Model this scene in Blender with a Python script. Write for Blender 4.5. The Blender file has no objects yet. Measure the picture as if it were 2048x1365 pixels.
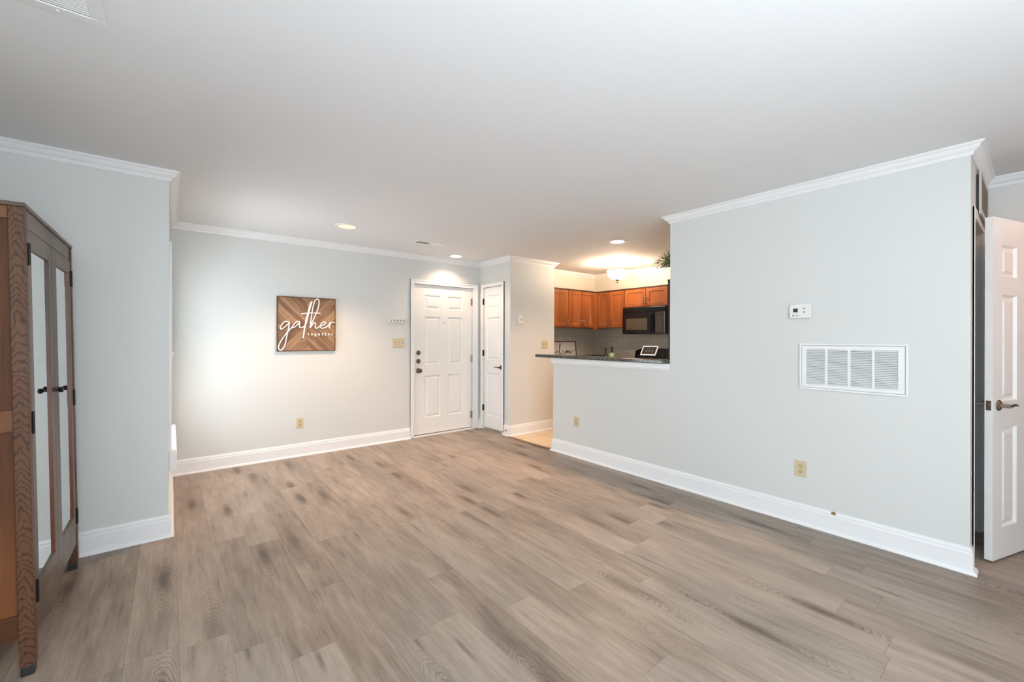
import bpy, bmesh, math, random
from mathutils import Vector, Matrix
R = random.Random(7)
PI = math.pi
scene = bpy.context.scene
col = scene.collection

# ------------------------------------------------------------------ camera
cam_d = bpy.data.cameras.new('camera')
cam = bpy.data.objects.new('camera', cam_d); col.objects.link(cam)
cam_d.sensor_width = 36.0
cam_d.lens = 847.86 / 2048 * 36
cam_d.shift_y = (676.63 - 682.5) / 2048
cam_d.clip_start = 0.02
cam.matrix_world = (Matrix.Translation((0, 0, 1.3329)) @ Matrix.Rotation(-0.6772, 4, 'Z')
                    @ Matrix.Rotation(PI / 2, 4, 'X') @ Matrix.Rotation(0.0023, 4, 'Z'))
scene.camera = cam

# ------------------------------------------------------------------ colour management, world
scene.view_settings.view_transform = 'Standard'
scene.view_settings.look = 'None'
scene.view_settings.gamma = 1
scene.view_settings.use_curve_mapping = False
scene.view_settings.exposure = 0.8
SKY_STRENGTH = 5.2
SKY_COLOR = (0.83, 0.925, 1.0)
world = bpy.data.worlds.new('daylight'); scene.world = world
world.use_nodes = True
wnt = world.node_tree; wnt.nodes.clear()
wo = wnt.nodes.new('ShaderNodeOutputWorld'); wb = wnt.nodes.new('ShaderNodeBackground')
wb.inputs[0].default_value = (*SKY_COLOR, 1); wb.inputs[1].default_value = SKY_STRENGTH
wnt.links.new(wb.outputs[0], wo.inputs[0])


def lamp(kind, name, loc, energy, color, rot=(0, 0, 0), **kw):
    d = bpy.data.lights.new(name, kind)
    d.energy = energy
    d.color = color
    for k, v in kw.items():
        if k == 'portal': d.cycles.is_portal = v
        else: setattr(d, k, v)
    o = bpy.data.objects.new(name, d); col.objects.link(o)
    o.location = loc; o.rotation_euler = rot
    return o


# window portals (guide the sky light through the two glazed openings; they give off no light themselves)
lamp('AREA', 'rear_window_portal', (0.6, -1.62, 1.1), 1, (1, 1, 1), (PI / 2, 0, PI), shape='RECTANGLE', size=2.0, size_y=2.2, portal=True)
lamp('AREA', 'left_window_portal', (-1.09, -0.5, 1.4), 1, (1, 1, 1), (0, -PI / 2, 0), shape='RECTANGLE', size=1.5, size_y=1.8, portal=True)
lamp('AREA', 'side_window_portal', (-0.17, 4.475, 1.23), 1, (1, 1, 1), (0, -PI / 2, 0), shape='RECTANGLE', size=1.46, size_y=1.06, portal=True)
lamp('AREA', 'ceiling_fill_light', (0.20, -0.85, 1.165), 29, (0.74, 0.87, 1.0), (PI, 0, 0), shape='DISK', size=0.44)  # added fill light behind the camera, brightens the ceiling and room
WARM = (1.0, 0.66, 0.38)
lamp('SPOT', 'entry_downlight_lamp', (2.985, 4.925, 2.42), 18, (1.0, 0.70, 0.47), (0, 0, 0), spot_size=2.35, spot_blend=0.6, shadow_soft_size=0.04)
lamp('SPOT', 'living_downlight_lamp', (1.355, 4.30, 2.40), 70, (1.0, 0.64, 0.40), (0, 0, 0), spot_size=2.1, spot_blend=0.9, shadow_soft_size=0.05)
lamp('SPOT', 'kitchen_downlight_lamp', (3.955, 3.01, 2.40), 112, (1.0, 0.68, 0.46), (0, 0, 0), spot_size=2.5, spot_blend=0.9, shadow_soft_size=0.09)
lamp('POINT', 'bowl_light_bulbs', (5.06, 3.85, 2.335), 34, (1.0, 0.74, 0.50), shadow_soft_size=0.04)
lamp('AREA', 'hallway_ceiling_lamp', (4.0, -0.75, 2.41), 4.5, (1.0, 0.46, 0.26), (0, 0, 0), shape='DISK', size=0.26)


# ------------------------------------------------------------------ mesh builder
class MB:
    def __init__(s): s.v = []; s.f = []
    def quad(s, pts):
        b = len(s.v); s.v += [tuple(p) for p in pts]; s.f.append(tuple(range(b, b + len(pts)))); return s
    def box(s, x0, x1, y0, y1, z0, z1, bev=0.0):
        x0, x1 = min(x0, x1), max(x0, x1); y0, y1 = min(y0, y1), max(y0, y1); z0, z1 = min(z0, z1), max(z0, z1)
        if bev <= 0:
            b = len(s.v)
            s.v += [(x, y, z) for z in (z0, z1) for y in (y0, y1) for x in (x0, x1)]
            for f in ((0, 2, 3, 1), (4, 5, 7, 6), (0, 1, 5, 4), (2, 6, 7, 3), (0, 4, 6, 2), (1, 3, 7, 5)):
                s.f.append(tuple(b + i for i in f))
            return s
        bm = bmesh.new()
        r = bmesh.ops.create_cube(bm, size=1)
        bmesh.ops.scale(bm, vec=(x1 - x0, y1 - y0, z1 - z0), verts=bm.verts)
        bmesh.ops.translate(bm, vec=((x0 + x1) / 2, (y0 + y1) / 2, (z0 + z1) / 2), verts=bm.verts)
        bev = min(bev, .49 * min(x1 - x0, y1 - y0, z1 - z0))
        bmesh.ops.bevel(bm, geom=bm.edges[:], offset=bev, segments=2, profile=.5, affect='EDGES')
        s.addbm(bm); return s
    def addbm(s, bm):
        b = len(s.v); bm.verts.index_update()
        s.v += [tuple(v.co) for v in bm.verts]
        s.f += [tuple(b + v.index for v in f.verts) for f in bm.faces]
        bm.free()
    def tube(s, pts, r, n=8, caps=True, flat=None):
        pts = [Vector(p) for p in pts]; N = len(pts)
        rs = r if isinstance(r, (list, tuple)) else [r] * N
        b = len(s.v); up = None
        for i, p in enumerate(pts):
            t = (pts[min(i + 1, N - 1)] - pts[max(i - 1, 0)])
            if t.length < 1e-9: t = Vector((0, 0, 1))
            t.normalize()
            if up is None:
                up = Vector((0, 0, 1)) if abs(t.z) < .9 else Vector((1, 0, 0))
                up = (up - t * up.dot(t)).normalized()
            else:
                up = up - t * up.dot(t)
                up = up.normalized() if up.length > 1e-6 else t.orthogonal().normalized()
            sd = t.cross(up)
            for k in range(n):
                a = 2 * PI * k / n
                s.v.append(tuple(p + (up * math.cos(a) + sd * math.sin(a)) * rs[i]))
        for i in range(N - 1):
            for k in range(n):
                k2 = (k + 1) % n
                s.f.append((b + i * n + k, b + i * n + k2, b + (i + 1) * n + k2, b + (i + 1) * n + k))
        if caps:
            s.f.append(tuple(b + k for k in range(n))[::-1]); s.f.append(tuple(b + (N - 1) * n + k for k in range(n)))
        return s
    def lathe(s, prof, c=(0, 0, 0), axis='z', n=28, sgn=1):
        """prof: (radius, height) pairs; axis z / x / y"""
        b = len(s.v); m = len(prof)
        for (r, h) in prof:
            for k in range(n):
                a = 2 * PI * k / n; u, w = r * math.cos(a), r * math.sin(a); h2 = h * sgn
                q = {'z': (u, w, h2), 'x': (h2, u, w), 'y': (w, h2, u)}[axis]
                s.v.append((c[0] + q[0], c[1] + q[1], c[2] + q[2]))
        for i in range(m - 1):
            for k in range(n):
                k2 = (k + 1) % n
                s.f.append((b + i * n + k, b + i * n + k2, b + (i + 1) * n + k2, b + (i + 1) * n + k))
        if prof[0][0] > 1e-5: s.f.append(tuple(b + k for k in range(n))[::-1])
        if prof[-1][0] > 1e-5: s.f.append(tuple(b + (m - 1) * n + k for k in range(n)))
        return s
    def sweep(s, path, prof, side, closed_prof=True):
        """extrude a profile of (offset from wall, z) along a 2-D path with mitred corners; side=+1 left of travel"""
        P = [Vector(p) for p in path]; N = len(P); dirs = [(P[i + 1] - P[i]).normalized() for i in range(N - 1)]
        nor = [Vector((-d.y, d.x)) * side for d in dirs]
        b = len(s.v); m = len(prof)
        for i in range(N):
            if i == 0: mv = nor[0]
            elif i == N - 1: mv = nor[-1]
            else:
                mv = nor[i - 1] + nor[i]; mv = mv / max(1e-6, mv.dot(nor[i]))
            for (o, z) in prof:
                q = P[i] + mv * o; s.v.append((q.x, q.y, z))
        for i in range(N - 1):
            for k in range(m):
                k2 = (k + 1) % m
                s.f.append((b + i * m + k, b + (i + 1) * m + k, b + (i + 1) * m + k2, b + i * m + k2))
        s.f.append(tuple(b + k for k in range(m))); s.f.append(tuple(b + (N - 1) * m + k for k in range(m))[::-1])
        return s
    def rings(s, rects, place):
        """nested rectangles: (u0,u1,w0,w1,depth) -> surface; place maps (u,w,depth) to a point"""
        b = len(s.v)
        for (u0, u1, w0, w1, d) in rects:
            for (u, w) in ((u0, w0), (u1, w0), (u1, w1), (u0, w1)): s.v.append(tuple(place(u, w, d)))
        for i in range(len(rects) - 1):
            for k in range(4):
                k2 = (k + 1) % 4
                s.f.append((b + i * 4 + k, b + i * 4 + k2, b + i * 4 + 4 + k2, b + i * 4 + 4 + k))
        e = b + 4 * (len(rects) - 1); s.f.append((e, e + 1, e + 2, e + 3))
        return s
    def panel_face(s, u0, u1, w0, w1, panels, place, prof):
        """a face in (u,w) with panel cut-outs; prof = list of (inset, depth)"""
        us = sorted({u0, u1, *[p[0] for p in panels], *[p[1] for p in panels]})
        ws = sorted({w0, w1, *[p[2] for p in panels], *[p[3] for p in panels]})
        for i in range(len(us) - 1):
            for j in range(len(ws) - 1):
                cu, cw = (us[i] + us[i + 1]) / 2, (ws[j] + ws[j + 1]) / 2
                if any(p[0] < cu < p[1] and p[2] < cw < p[3] for p in panels): continue
                s.quad([place(us[i], ws[j], 0), place(us[i + 1], ws[j], 0), place(us[i + 1], ws[j + 1], 0), place(us[i], ws[j + 1], 0)])
        for p in panels:
            s.rings([(p[0] + a, p[1] - a, p[2] + a, p[3] - a, d) for (a, d) in prof], place)
        return s
    def move(s, M):
        s.v = [tuple(M @ Vector(p)) for p in s.v]; return s


def smooth_pts(pts, k=6):
    P = [Vector(p) for p in pts]; out = []
    for i in range(len(P) - 1):
        p0 = P[max(i - 1, 0)]; p1 = P[i]; p2 = P[i + 1]; p3 = P[min(i + 2, len(P) - 1)]
        for j in range(k):
            t = j / k
            out.append(.5 * ((2 * p1) + (p2 - p0) * t + (2 * p0 - 5 * p1 + 4 * p2 - p3) * t * t + (3 * p1 - p0 - 3 * p2 + p3) * t ** 3))
    out.append(P[-1]); return out


def props(o, label=None, cat=None, group=None, kind=None):
    if label: o['label'] = label
    if cat: o['category'] = cat
    if group: o['group'] = group
    if kind: o['kind'] = kind
    return o


def root_of(o):
    while o.parent: o = o.parent
    return o


def obj(name, mb, m, parent=None, world=True, smooth=False, label=None):
    """link one mesh object; with world=True the builder's points are world points, else points of the thing's own frame"""
    me = bpy.data.meshes.new(name)
    v = mb.v
    if parent is not None and world:
        L = root_of(parent).location
        v = [(p[0] - L.x, p[1] - L.y, p[2] - L.z) for p in v]
    me.from_pydata(v, [], mb.f); me.update()
    bm = bmesh.new(); bm.from_mesh(me)
    bmesh.ops.remove_doubles(bm, verts=bm.verts, dist=1e-5)
    bmesh.ops.recalc_face_normals(bm, faces=bm.faces)
    bm.to_mesh(me); bm.free()
    if smooth:
        for p in me.polygons: p.use_smooth = True
        try: me.set_sharp_from_angle(angle=math.radians(38))
        except Exception: pass
    me.materials.append(m)
    o = bpy.data.objects.new(name, me); col.objects.link(o)
    if parent is not None: o.parent = parent
    if label: o['label'] = label
    return o


def thing(name, label, cat, loc=(0, 0, 0), rot=(0, 0, 0), group=None, kind=None):
    o = bpy.data.objects.new(name, None); col.objects.link(o)
    o.empty_display_size = .05; o.location = loc; o.rotation_euler = rot
    return props(o, label, cat, group, kind)


def struct(name, mb, m, label=None, parent=None, smooth=False):
    o = obj(name, mb, m, parent, smooth=smooth)
    o['kind'] = 'structure'
    if label: o['label'] = label
    return o


# ------------------------------------------------------------------ materials
class E:
    """arithmetic on shader sockets"""
    def __init__(s, nt, k): s.nt = nt; s.k = k
    def _op(s, op, *a):
        n = s.nt.nodes.new('ShaderNodeMath'); n.operation = op
        for i, x in enumerate((s,) + a):
            if isinstance(x, E): s.nt.links.new(x.k, n.inputs[i])
            else: n.inputs[i].default_value = x
        return E(s.nt, n.outputs[0])
    def __add__(s, o): return s._op('ADD', o)
    def __sub__(s, o): return s._op('SUBTRACT', o)
    def __mul__(s, o): return s._op('MULTIPLY', o)
    def __truediv__(s, o): return s._op('DIVIDE', o)
    def floor(s): return s._op('FLOOR')
    def fract(s): return s._op('FRACT')
    def sin(s): return s._op('SINE')
    def abs(s): return s._op('ABSOLUTE')
    def sqrt(s): return s._op('SQRT')
    def max(s, o): return s._op('MAXIMUM', o)
    def min(s, o): return s._op('MINIMUM', o)
    def lt(s, o): return s._op('LESS_THAN', o)
    def gt(s, o): return s._op('GREATER_THAN', o)
    def remap(s, a, b, c=0, d=1):
        n = s.nt.nodes.new('ShaderNodeMapRange'); n.interpolation_type = 'SMOOTHSTEP'
        s.nt.links.new(s.k, n.inputs[0])
        for i, x in enumerate((a, b, c, d)): n.inputs[i + 1].default_value = x
        return E(s.nt, n.outputs[0])


def newmat(name):
    m = bpy.data.materials.new(name); m.use_nodes = True
    nt = m.node_tree; nt.nodes.clear()
    o = nt.nodes.new('ShaderNodeOutputMaterial'); b = nt.nodes.new('ShaderNodeBsdfPrincipled')
    nt.links.new(b.outputs[0], o.inputs[0])
    return m, nt, b


def node(nt, t, **kw):
    n = nt.nodes.new(t)
    for k, v in kw.items(): setattr(n, k, v)
    return n


def coords(nt, kind='Object'):
    tc = nt.nodes.new('ShaderNodeTexCoord'); return tc.outputs[kind]


def comb(nt, x, y, z=0.0):
    n = nt.nodes.new('ShaderNodeCombineXYZ')
    for i, q in enumerate((x, y, z)):
        if isinstance(q, E): nt.links.new(q.k, n.inputs[i])
        else: n.inputs[i].default_value = q
    return n.outputs[0]


def sep(nt, s):
    n = nt.nodes.new('ShaderNodeSeparateXYZ'); nt.links.new(s, n.inputs[0])
    return [E(nt, n.outputs[i]) for i in range(3)]


def noise(nt, vec, scale, detail=3, rough=.5, out='Fac'):
    n = nt.nodes.new('ShaderNodeTexNoise'); n.inputs['Scale'].default_value = scale
    n.inputs['Detail'].default_value = detail; n.inputs['Roughness'].default_value = rough
    nt.links.new(vec, n.inputs['Vector']); return E(nt, n.outputs[out])


def wnoise(nt, vec):
    n = nt.nodes.new('ShaderNodeTexWhiteNoise'); n.noise_dimensions = '3D'; nt.links.new(vec, n.inputs['Vector'])
    return E(nt, n.outputs['Value'])


def mixc(nt, fac, a, b, blend='MIX'):
    n = nt.nodes.new('ShaderNodeMix'); n.data_type = 'RGBA'; n.blend_type = blend
    def put(i, q):
        if isinstance(q, E): nt.links.new(q.k, n.inputs[i])
        elif isinstance(q, (tuple, list)): n.inputs[i].default_value = (*q[:3], 1)
        elif isinstance(q, (int, float)): n.inputs[i].default_value = q
        else: nt.links.new(q, n.inputs[i])
    put(0, fac); put(6, a); put(7, b)
    return n.outputs[2]


def bump(nt, b, h, strength=.1, dist=.002):
    n = nt.nodes.new('ShaderNodeBump'); n.inputs['Strength'].default_value = strength; n.inputs['Distance'].default_value = dist
    nt.links.new(h.k, n.inputs['Height']); nt.links.new(n.outputs[0], b.inputs['Normal'])


def mat(name, c, rough=.5, metal=0.0, var=.03, scale=8, spec=.5, bmp=0, coat=0):
    m, nt, b = newmat(name)
    v = coords(nt)
    f = noise(nt, v, scale, 3)
    nt.links.new(mixc(nt, f, tuple(x * (1 - var) for x in c), tuple(min(1, x * (1 + var)) for x in c)), b.inputs['Base Color'])
    b.inputs['Roughness'].default_value = rough; b.inputs['Metallic'].default_value = metal
    b.inputs['Specular IOR Level'].default_value = spec; b.inputs['Coat Weight'].default_value = coat
    if bmp: bump(nt, b, noise(nt, v, 180, 2), bmp, .001)
    return m


def emit(name, c, s):
    m, nt, b = newmat(name)
    b.inputs['Base Color'].default_value = (*c, 1)
    v = coords(nt); f = noise(nt, v, 6, 2)
    nt.links.new(mixc(nt, f, tuple(x * .97 for x in c), c), b.inputs['Emission Color'])
    b.inputs['Emission Strength'].default_value = s
    return m


def wood(name, dark, light, ring=14.0, axis='z', rough=.42, stretch=.12, coat=0.0, dist=3.0, spec=.3):
    """boards with long grain along one axis and arched growth lines"""
    m, nt, b = newmat(name)
    x, y, z = sep(nt, coords(nt))
    if axis == 'z': p, q, l = x, y, z
    elif axis == 'y': p, q, l = x, z, y
    else: p, q, l = y, z, x
    vec = comb(nt, p, q, l * stretch)
    warp = noise(nt, vec, 5, 2)
    rings = ((p + q) * ring * 6 + warp * dist * 4 + l * 1.2).sin() * .5 + .5
    fine = noise(nt, comb(nt, p * 1.0, q * 1.0, l * .04), 150, 3, .6)
    blot = noise(nt, vec, 3.5, 3)
    f = (rings * .40 + fine * .40 + blot * .35).remap(.15, .95)
    nt.links.new(mixc(nt, f, dark, light), b.inputs['Base Color'])
    b.inputs['Roughness'].default_value = rough; b.inputs['Coat Weight'].default_value = coat
    b.inputs['Specular IOR Level'].default_value = spec
    bump(nt, b, fine, .12, .001)
    return m


M = {}
M['wall'] = mat('wall_paint_sage', (0.675, 0.682, 0.658), .42, var=.012, scale=2, spec=.35, bmp=.03)
M['ceiling'] = mat('ceiling_paint', (0.80, 0.805, 0.81), .85, var=.012, scale=1.5, spec=.2, bmp=.03)
M['trim'] = mat('white_trim_paint', (0.83, 0.83, 0.83), .32, var=.015, scale=9)
M['door'] = mat('white_door_paint', (0.82, 0.815, 0.80), .36, var=.02, scale=6)
M['kitchen_wall'] = mat('wall_paint_cream', (0.70, 0.67, 0.58), .5, var=.012, scale=2, spec=.3)
M['white_plastic'] = mat('white_plastic', (0.80, 0.80, 0.77), .35)
M['white_metal'] = mat('white_enamel_metal', (0.82, 0.82, 0.81), .35)
M['almond'] = mat('almond_plastic', (0.62, 0.53, 0.33), .35)
M['almond_dark'] = mat('almond_socket', (0.52, 0.44, 0.27), .4)
M['black'] = mat('black_gloss', (0.008, 0.008, 0.009), .16, spec=.3)
M['black_matte'] = mat('black_matte', (0.02, 0.02, 0.02), .5)
M['slot'] = mat('dark_slot', (0.03, 0.03, 0.03), .8)
M['duct_shade'] = mat('grille_duct_shade', (0.13, 0.13, 0.125), .9, var=.2, scale=40)  # dark sheet that paints the shade of the duct between louvres
M['hall_slot'] = mat('dark_grille_slot', (0.09, 0.08, 0.065), .9, var=.3, scale=60)  # dark brown fill behind the hall grille slats
M['bronze'] = mat('antique_brass', (0.17, 0.13, 0.08), .3, metal=1.0, var=.2, scale=30)
M['nickel'] = mat('satin_nickel', (0.36, 0.32, 0.28), .25, metal=1.0)
M['dark_hinge'] = mat('blackened_steel', (0.03, 0.028, 0.025), .35, metal=.8)
M['mirror'] = mat('mirror_glass', (0.84, 0.88, 0.87), .015, metal=1.0, var=.005)
M['sign_white'] = mat('white_painted_letter', (0.88, 0.87, 0.84), .5)
M['ink'] = mat('black_ink', (0.03, 0.022, 0.018), .6)
M['armoire'] = wood('oak_armoire_side', (0.055, 0.016, 0.005), (0.19, 0.066, 0.019), 3, 'z', .55)


def post_material():
    """quartered oak post with stacked arches of dark growth lines"""
    m, nt, b = newmat('oak_armoire_post')
    x, y, z = sep(nt, coords(nt))
    w1 = noise(nt, comb(nt, x, y, z * .5), 9, 2); w2 = noise(nt, comb(nt, x, y, z), 40, 2)
    arch = ((z * 190.0) + ((x - .474).abs() * 250.0) + w1 * 48.0 + w2 * 7.0).sin() * .5 + .5
    fine = noise(nt, comb(nt, x, y, z * .05), 170, 3, .6)
    f = (arch.remap(.0, .35) * .30 + fine * .45 + w1 * .35).remap(.15, 1.05)
    nt.links.new(mixc(nt, f, (0.040, 0.016, 0.008), (0.16, 0.074, 0.038)), b.inputs['Base Color'])
    b.inputs['Roughness'].default_value = .45; b.inputs['Specular IOR Level'].default_value = .25
    bump(nt, b, fine, .12, .001)
    return m


M['armoire_post'] = post_material()
M['armoire_front'] = wood('oak_armoire_front', (0.070, 0.046, 0.032), (0.15, 0.108, 0.080), 1.5, 'z', .38)
M['armoire_rail'] = wood('oak_armoire_rail', (0.055, 0.018, 0.006), (0.18, 0.07, 0.024), 3, 'x', .45)
M['armoire_inner'] = wood('oak_armoire_inner_edge', (0.03, 0.007, 0.004), (0.16, 0.045, 0.022), 12, 'z', .3)
M['cherry'] = wood('cherry_cabinet', (0.23, 0.064, 0.018), (0.37, 0.115, 0.032), 3, 'z', .33, coat=.2)
M['cherry_dark'] = wood('cherry_cabinet_edge', (0.035, 0.009, 0.004), (0.06, 0.016, 0.006), 3, 'z', .4)
M['leaf'] = mat('fern_leaf', (0.09, 0.18, 0.035), .5, var=.5, scale=25)
M['stem'] = mat('dark_stem', (0.035, 0.032, 0.02), .7)
M['pot'] = mat('dark_planter', (0.035, 0.033, 0.03), .5)
M['bottle_dark'] = mat('dark_bottle_glass', (0.010, 0.009, 0.008), .08)
M['bottle_green'] = mat('green_bottle_glass', (0.02, 0.05, 0.012), .08)
M['label_green'] = mat('pale_green_label', (0.55, 0.72, 0.42), .5)
M['sign_board'] = mat('blush_white_board', (0.74, 0.70, 0.66), .5)
M['frame_brown'] = wood('brown_frame', (0.07, 0.03, 0.015), (0.16, 0.07, 0.03), 6, 'x', .5)
M['steel'] = mat('grey_steel_strip', (0.22, 0.23, 0.23), .35, metal=.9)
M['oven_glass'] = mat('microwave_window', (0.085, 0.066, 0.045), .18)
M['gray_print'] = mat('grey_button_print', (0.12, 0.11, 0.105), .5)
M['lcd'] = mat('lcd_screen', (0.05, 0.055, 0.04), .2)
M['gray_plastic'] = mat('grey_plastic_button', (0.20, 0.20, 0.185), .5)
M['screen'] = mat('dark_photo_screen', (0.035, 0.027, 0.022), .15)
M['screen_text'] = mat('pale_screen_text', (0.35, 0.31, 0.27), .4)
M['bulb'] = emit('downlight_lens', (1.0, 0.93, 0.82), 6.0)
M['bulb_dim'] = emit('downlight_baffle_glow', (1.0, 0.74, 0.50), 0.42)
M['bowl'] = emit('lit_alabaster_bowl', (1.0, 0.80, 0.58), 13.0)
M['lampglass'] = emit('hallway_lamp_glass', (1.0, 0.75, 0.5), 3.0)
M['chip'] = mat('bare_wood_chip', (0.22, 0.16, 0.06), .8)

# glass: clear pane with a faint reflection
m, nt, b = newmat('window_glass')
tr = node(nt, 'ShaderNodeBsdfTransparent'); gl = node(nt, 'ShaderNodeBsdfGlossy'); mx = node(nt, 'ShaderNodeMixShader')
gl.inputs['Roughness'].default_value = .02
f = noise(nt, coords(nt), 2, 1) * .02 + .06
nt.links.new(f.k, mx.inputs[0]); nt.links.new(tr.outputs[0], mx.inputs[1]); nt.links.new(gl.outputs[0], mx.inputs[2])
nt.links.new(mx.outputs[0], [n for n in nt.nodes if n.type == 'OUTPUT_MATERIAL'][0].inputs[0])
M['glass'] = m


def floor_material():
    m, nt, b = newmat('grey_oak_plank_floor')
    x, y, z = sep(nt, coords(nt))
    W, L = .178, 1.22
    u = (x - .03) / W
    row = u.floor(); uf = u.fract()
    off = wnoise(nt, comb(nt, row, 3.7, 1.1)) * 7.0
    t = (y + off) / L
    cl = t.floor(); tf = t.fract()
    r1 = wnoise(nt, comb(nt, row, cl, .5)); r2 = wnoise(nt, comb(nt, row, cl, 7.5)); r3 = wnoise(nt, comb(nt, row, cl, 13.5)); r4 = wnoise(nt, comb(nt, row, cl, 21.5))
    du = (uf - .5) * W; dl = tf * L
    px = du + r1 * 17.0; py = dl + r2 * 31.0
    # long grain
    g1 = noise(nt, comb(nt, px * 1.0, py * .055, r3 * 9), 95, 4, .62)
    g2 = noise(nt, comb(nt, px * 1.0, py * .16, r3 * 5), 22, 3, .55)
    g3 = noise(nt, comb(nt, px, py * .3, r4 * 4), 6, 2, .5)
    # two knots per plank: elongated ovals with arched growth lines
    def knot(ru, rl, ax, al, seed):
        ku = du - (ru - .5) * W * .55
        kl = dl - rl * L
        wob = noise(nt, comb(nt, px, py * .35, seed), 22, 3, .55) - .5
        return (((ku / ax) * (ku / ax) + (kl / al) * (kl / al)).sqrt() + wob * .85)
    k1 = knot(r2, r3, .034, .17, 2.0); k2 = knot(r3, r4, .014, .11, 5.0)
    core = k1.remap(1.35, .1) * (r1.remap(.2, .8)) + k2.remap(1.2, .1) * (r4.remap(.4, .9)) * .7
    ringd = k1
    rings = ((ringd * 27.0).sin() * .5 + .5)
    rmask = k1.remap(3.4, .8) * r1.remap(.1, .6)
    ringl = rings.remap(.62, 1.0) * rmask
    # cathedral lines over the rest of the board
    cath = ((px * 150.0 + noise(nt, comb(nt, px, py * .12, 3.0), 9, 3) * 42.0).sin() * .5 + .5).remap(.5, 1.0)
    streak = noise(nt, comb(nt, px * 1.0, py * .075, r4 * 7), 34, 4, .6)
    tone = r2 * .26 + (g2 - .5) * .55 + (g3 - .5) * .55 + (streak - .5) * .5 + .44 + (g1 - .5) * .60
    c = mixc(nt, tone.remap(.02, .95), (0.130, 0.096, 0.074), (0.430, 0.348, 0.282))
    c = mixc(nt, r4.remap(.45, 1.0) * .30, c, (0.33, 0.295, 0.26))
    c = mixc(nt, cath * .10, c, (0.17, 0.13, 0.10))
    c = mixc(nt, (g1.remap(.50, .74) * .32), c, (0.12, 0.088, 0.066))
    c = mixc(nt, ringl * .5, c, (0.10, 0.070, 0.052))
    c = mixc(nt, core.min(1.0) * .84, c, (0.085, 0.060, 0.046))
    ex = (uf.min((uf * -1.0) + 1.0)) * W
    ey = (tf.min((tf * -1.0) + 1.0)) * L
    seam = ex.min(ey).remap(.0, .0030, 1, 0)
    lite = uf.lt(.03) * tf.gt(.004)
    c = mixc(nt, lite * .30, c, (0.46, 0.40, 0.34))
    c = mixc(nt, seam * .45, c, (0.14, 0.11, 0.085))
    nt.links.new(c, b.inputs['Base Color'])
    rg = g1 * .10 + .40
    nt.links.new(rg.k, b.inputs['Roughness'])
    b.inputs['Specular IOR Level'].default_value = .38
    bump(nt, b, g1 * .4 - seam, .12, .0012)
    return m


def tile_material(name, ax, size, base, grout, rough=.3):
    m, nt, b = newmat(name)
    x, y, z = sep(nt, coords(nt))
    p, q = {'xz': (x, z), 'yz': (y, z), 'xy': (x, y)}[ax]
    u = p / size; w = q / size
    rr = wnoise(nt, comb(nt, u.floor(), w.floor(), .3))
    uf, wf = u.fract(), w.fract()
    e = (uf.min(uf * -1 + 1)).min(wf.min(wf * -1 + 1)).remap(.012, .03, 1, 0)
    nz = noise(nt, coords(nt), 14, 3)
    c = mixc(nt, (rr * .5 + nz * .5), tuple(k * .9 for k in base), tuple(min(1, k * 1.1) for k in base))
    c = mixc(nt, e, c, grout)
    nt.links.new(c, b.inputs['Base Color']); b.inputs['Roughness'].default_value = rough
    bump(nt, b, e * -1.0, .3, .002)
    return m


def granite_material():
    m, nt, b = newmat('dark_green_granite')
    v = coords(nt)
    vo = node(nt, 'ShaderNodeTexVoronoi'); vo.inputs['Scale'].default_value = 160; nt.links.new(v, vo.inputs['Vector'])
    r = wnoise(nt, vo.outputs['Position'])
    n1 = noise(nt, v, 30, 3)
    c = mixc(nt, (r * .6 + n1 * .5).remap(.3, .9), (0.018, 0.018, 0.014), (0.14, 0.135, 0.105))
    nt.links.new(c, b.inputs['Base Color']); b.inputs['Roughness'].default_value = .12
    return m


def sign_plank_material(cx, cz):
    """stained slats radiating along both diagonals from the centre of the sign (object space)"""
    m, nt, b = newmat('stained_sign_slats')
    x, y, z = sep(nt, coords(nt))
    dx = x - cx; dz = z - cz
    qx = dx.gt(0.0); qz = dz.gt(0.0)
    a = dx.abs() - dz.abs(); l = dx.abs() + dz.abs()
    st = a / .058
    idn = st.floor()
    r = wnoise(nt, comb(nt, idn, qx * 3.0 + .4, qz * 5.0 + .2))
    r2 = wnoise(nt, comb(nt, idn, qx * 7.0 + .4, qz * 2.0 + 3.2))
    g = noise(nt, comb(nt, a, l * .06, r * 9), 110, 3, .6)
    bl = noise(nt, comb(nt, a, l * .35, r2 * 9), 14, 3)
    c = mixc(nt, (r * .36 + g * .35 + bl * .4).remap(.2, .9), (0.13, 0.066, 0.033), (0.42, 0.25, 0.14))
    kn = bl.remap(.62, .78) * r2.gt(.5)
    c = mixc(nt, kn * .7, c, (0.05, 0.025, 0.015))
    f = st.fract(); e = (f.min(f * -1 + 1)).remap(.0, .06, 1, 0)
    e2 = (dx.abs().min(dz.abs())).lt(.0012)
    c = mixc(nt, e.max(e2) * .75, c, (0.045, 0.022, 0.012))
    nt.links.new(c, b.inputs['Base Color']); b.inputs['Roughness'].default_value = .6
    bump(nt, b, g - e, .25, .002)
    return m


M['floor'] = floor_material()
M['granite'] = granite_material()
M['tile_back'] = tile_material('backsplash_tile_back', 'xz', .105, (0.52, 0.47, 0.39), (0.36, 0.32, 0.26))
M['tile_right'] = tile_material('backsplash_tile_right', 'yz', .105, (0.52, 0.47, 0.39), (0.36, 0.32, 0.26))
M['tile_floor'] = tile_material('cream_floor_tile', 'xy', .305, (0.62, 0.50, 0.34), (0.45, 0.36, 0.25), .35)
M['ground'] = mat('exterior_concrete', (0.5, 0.5, 0.48), .9, var=.1)

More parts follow.
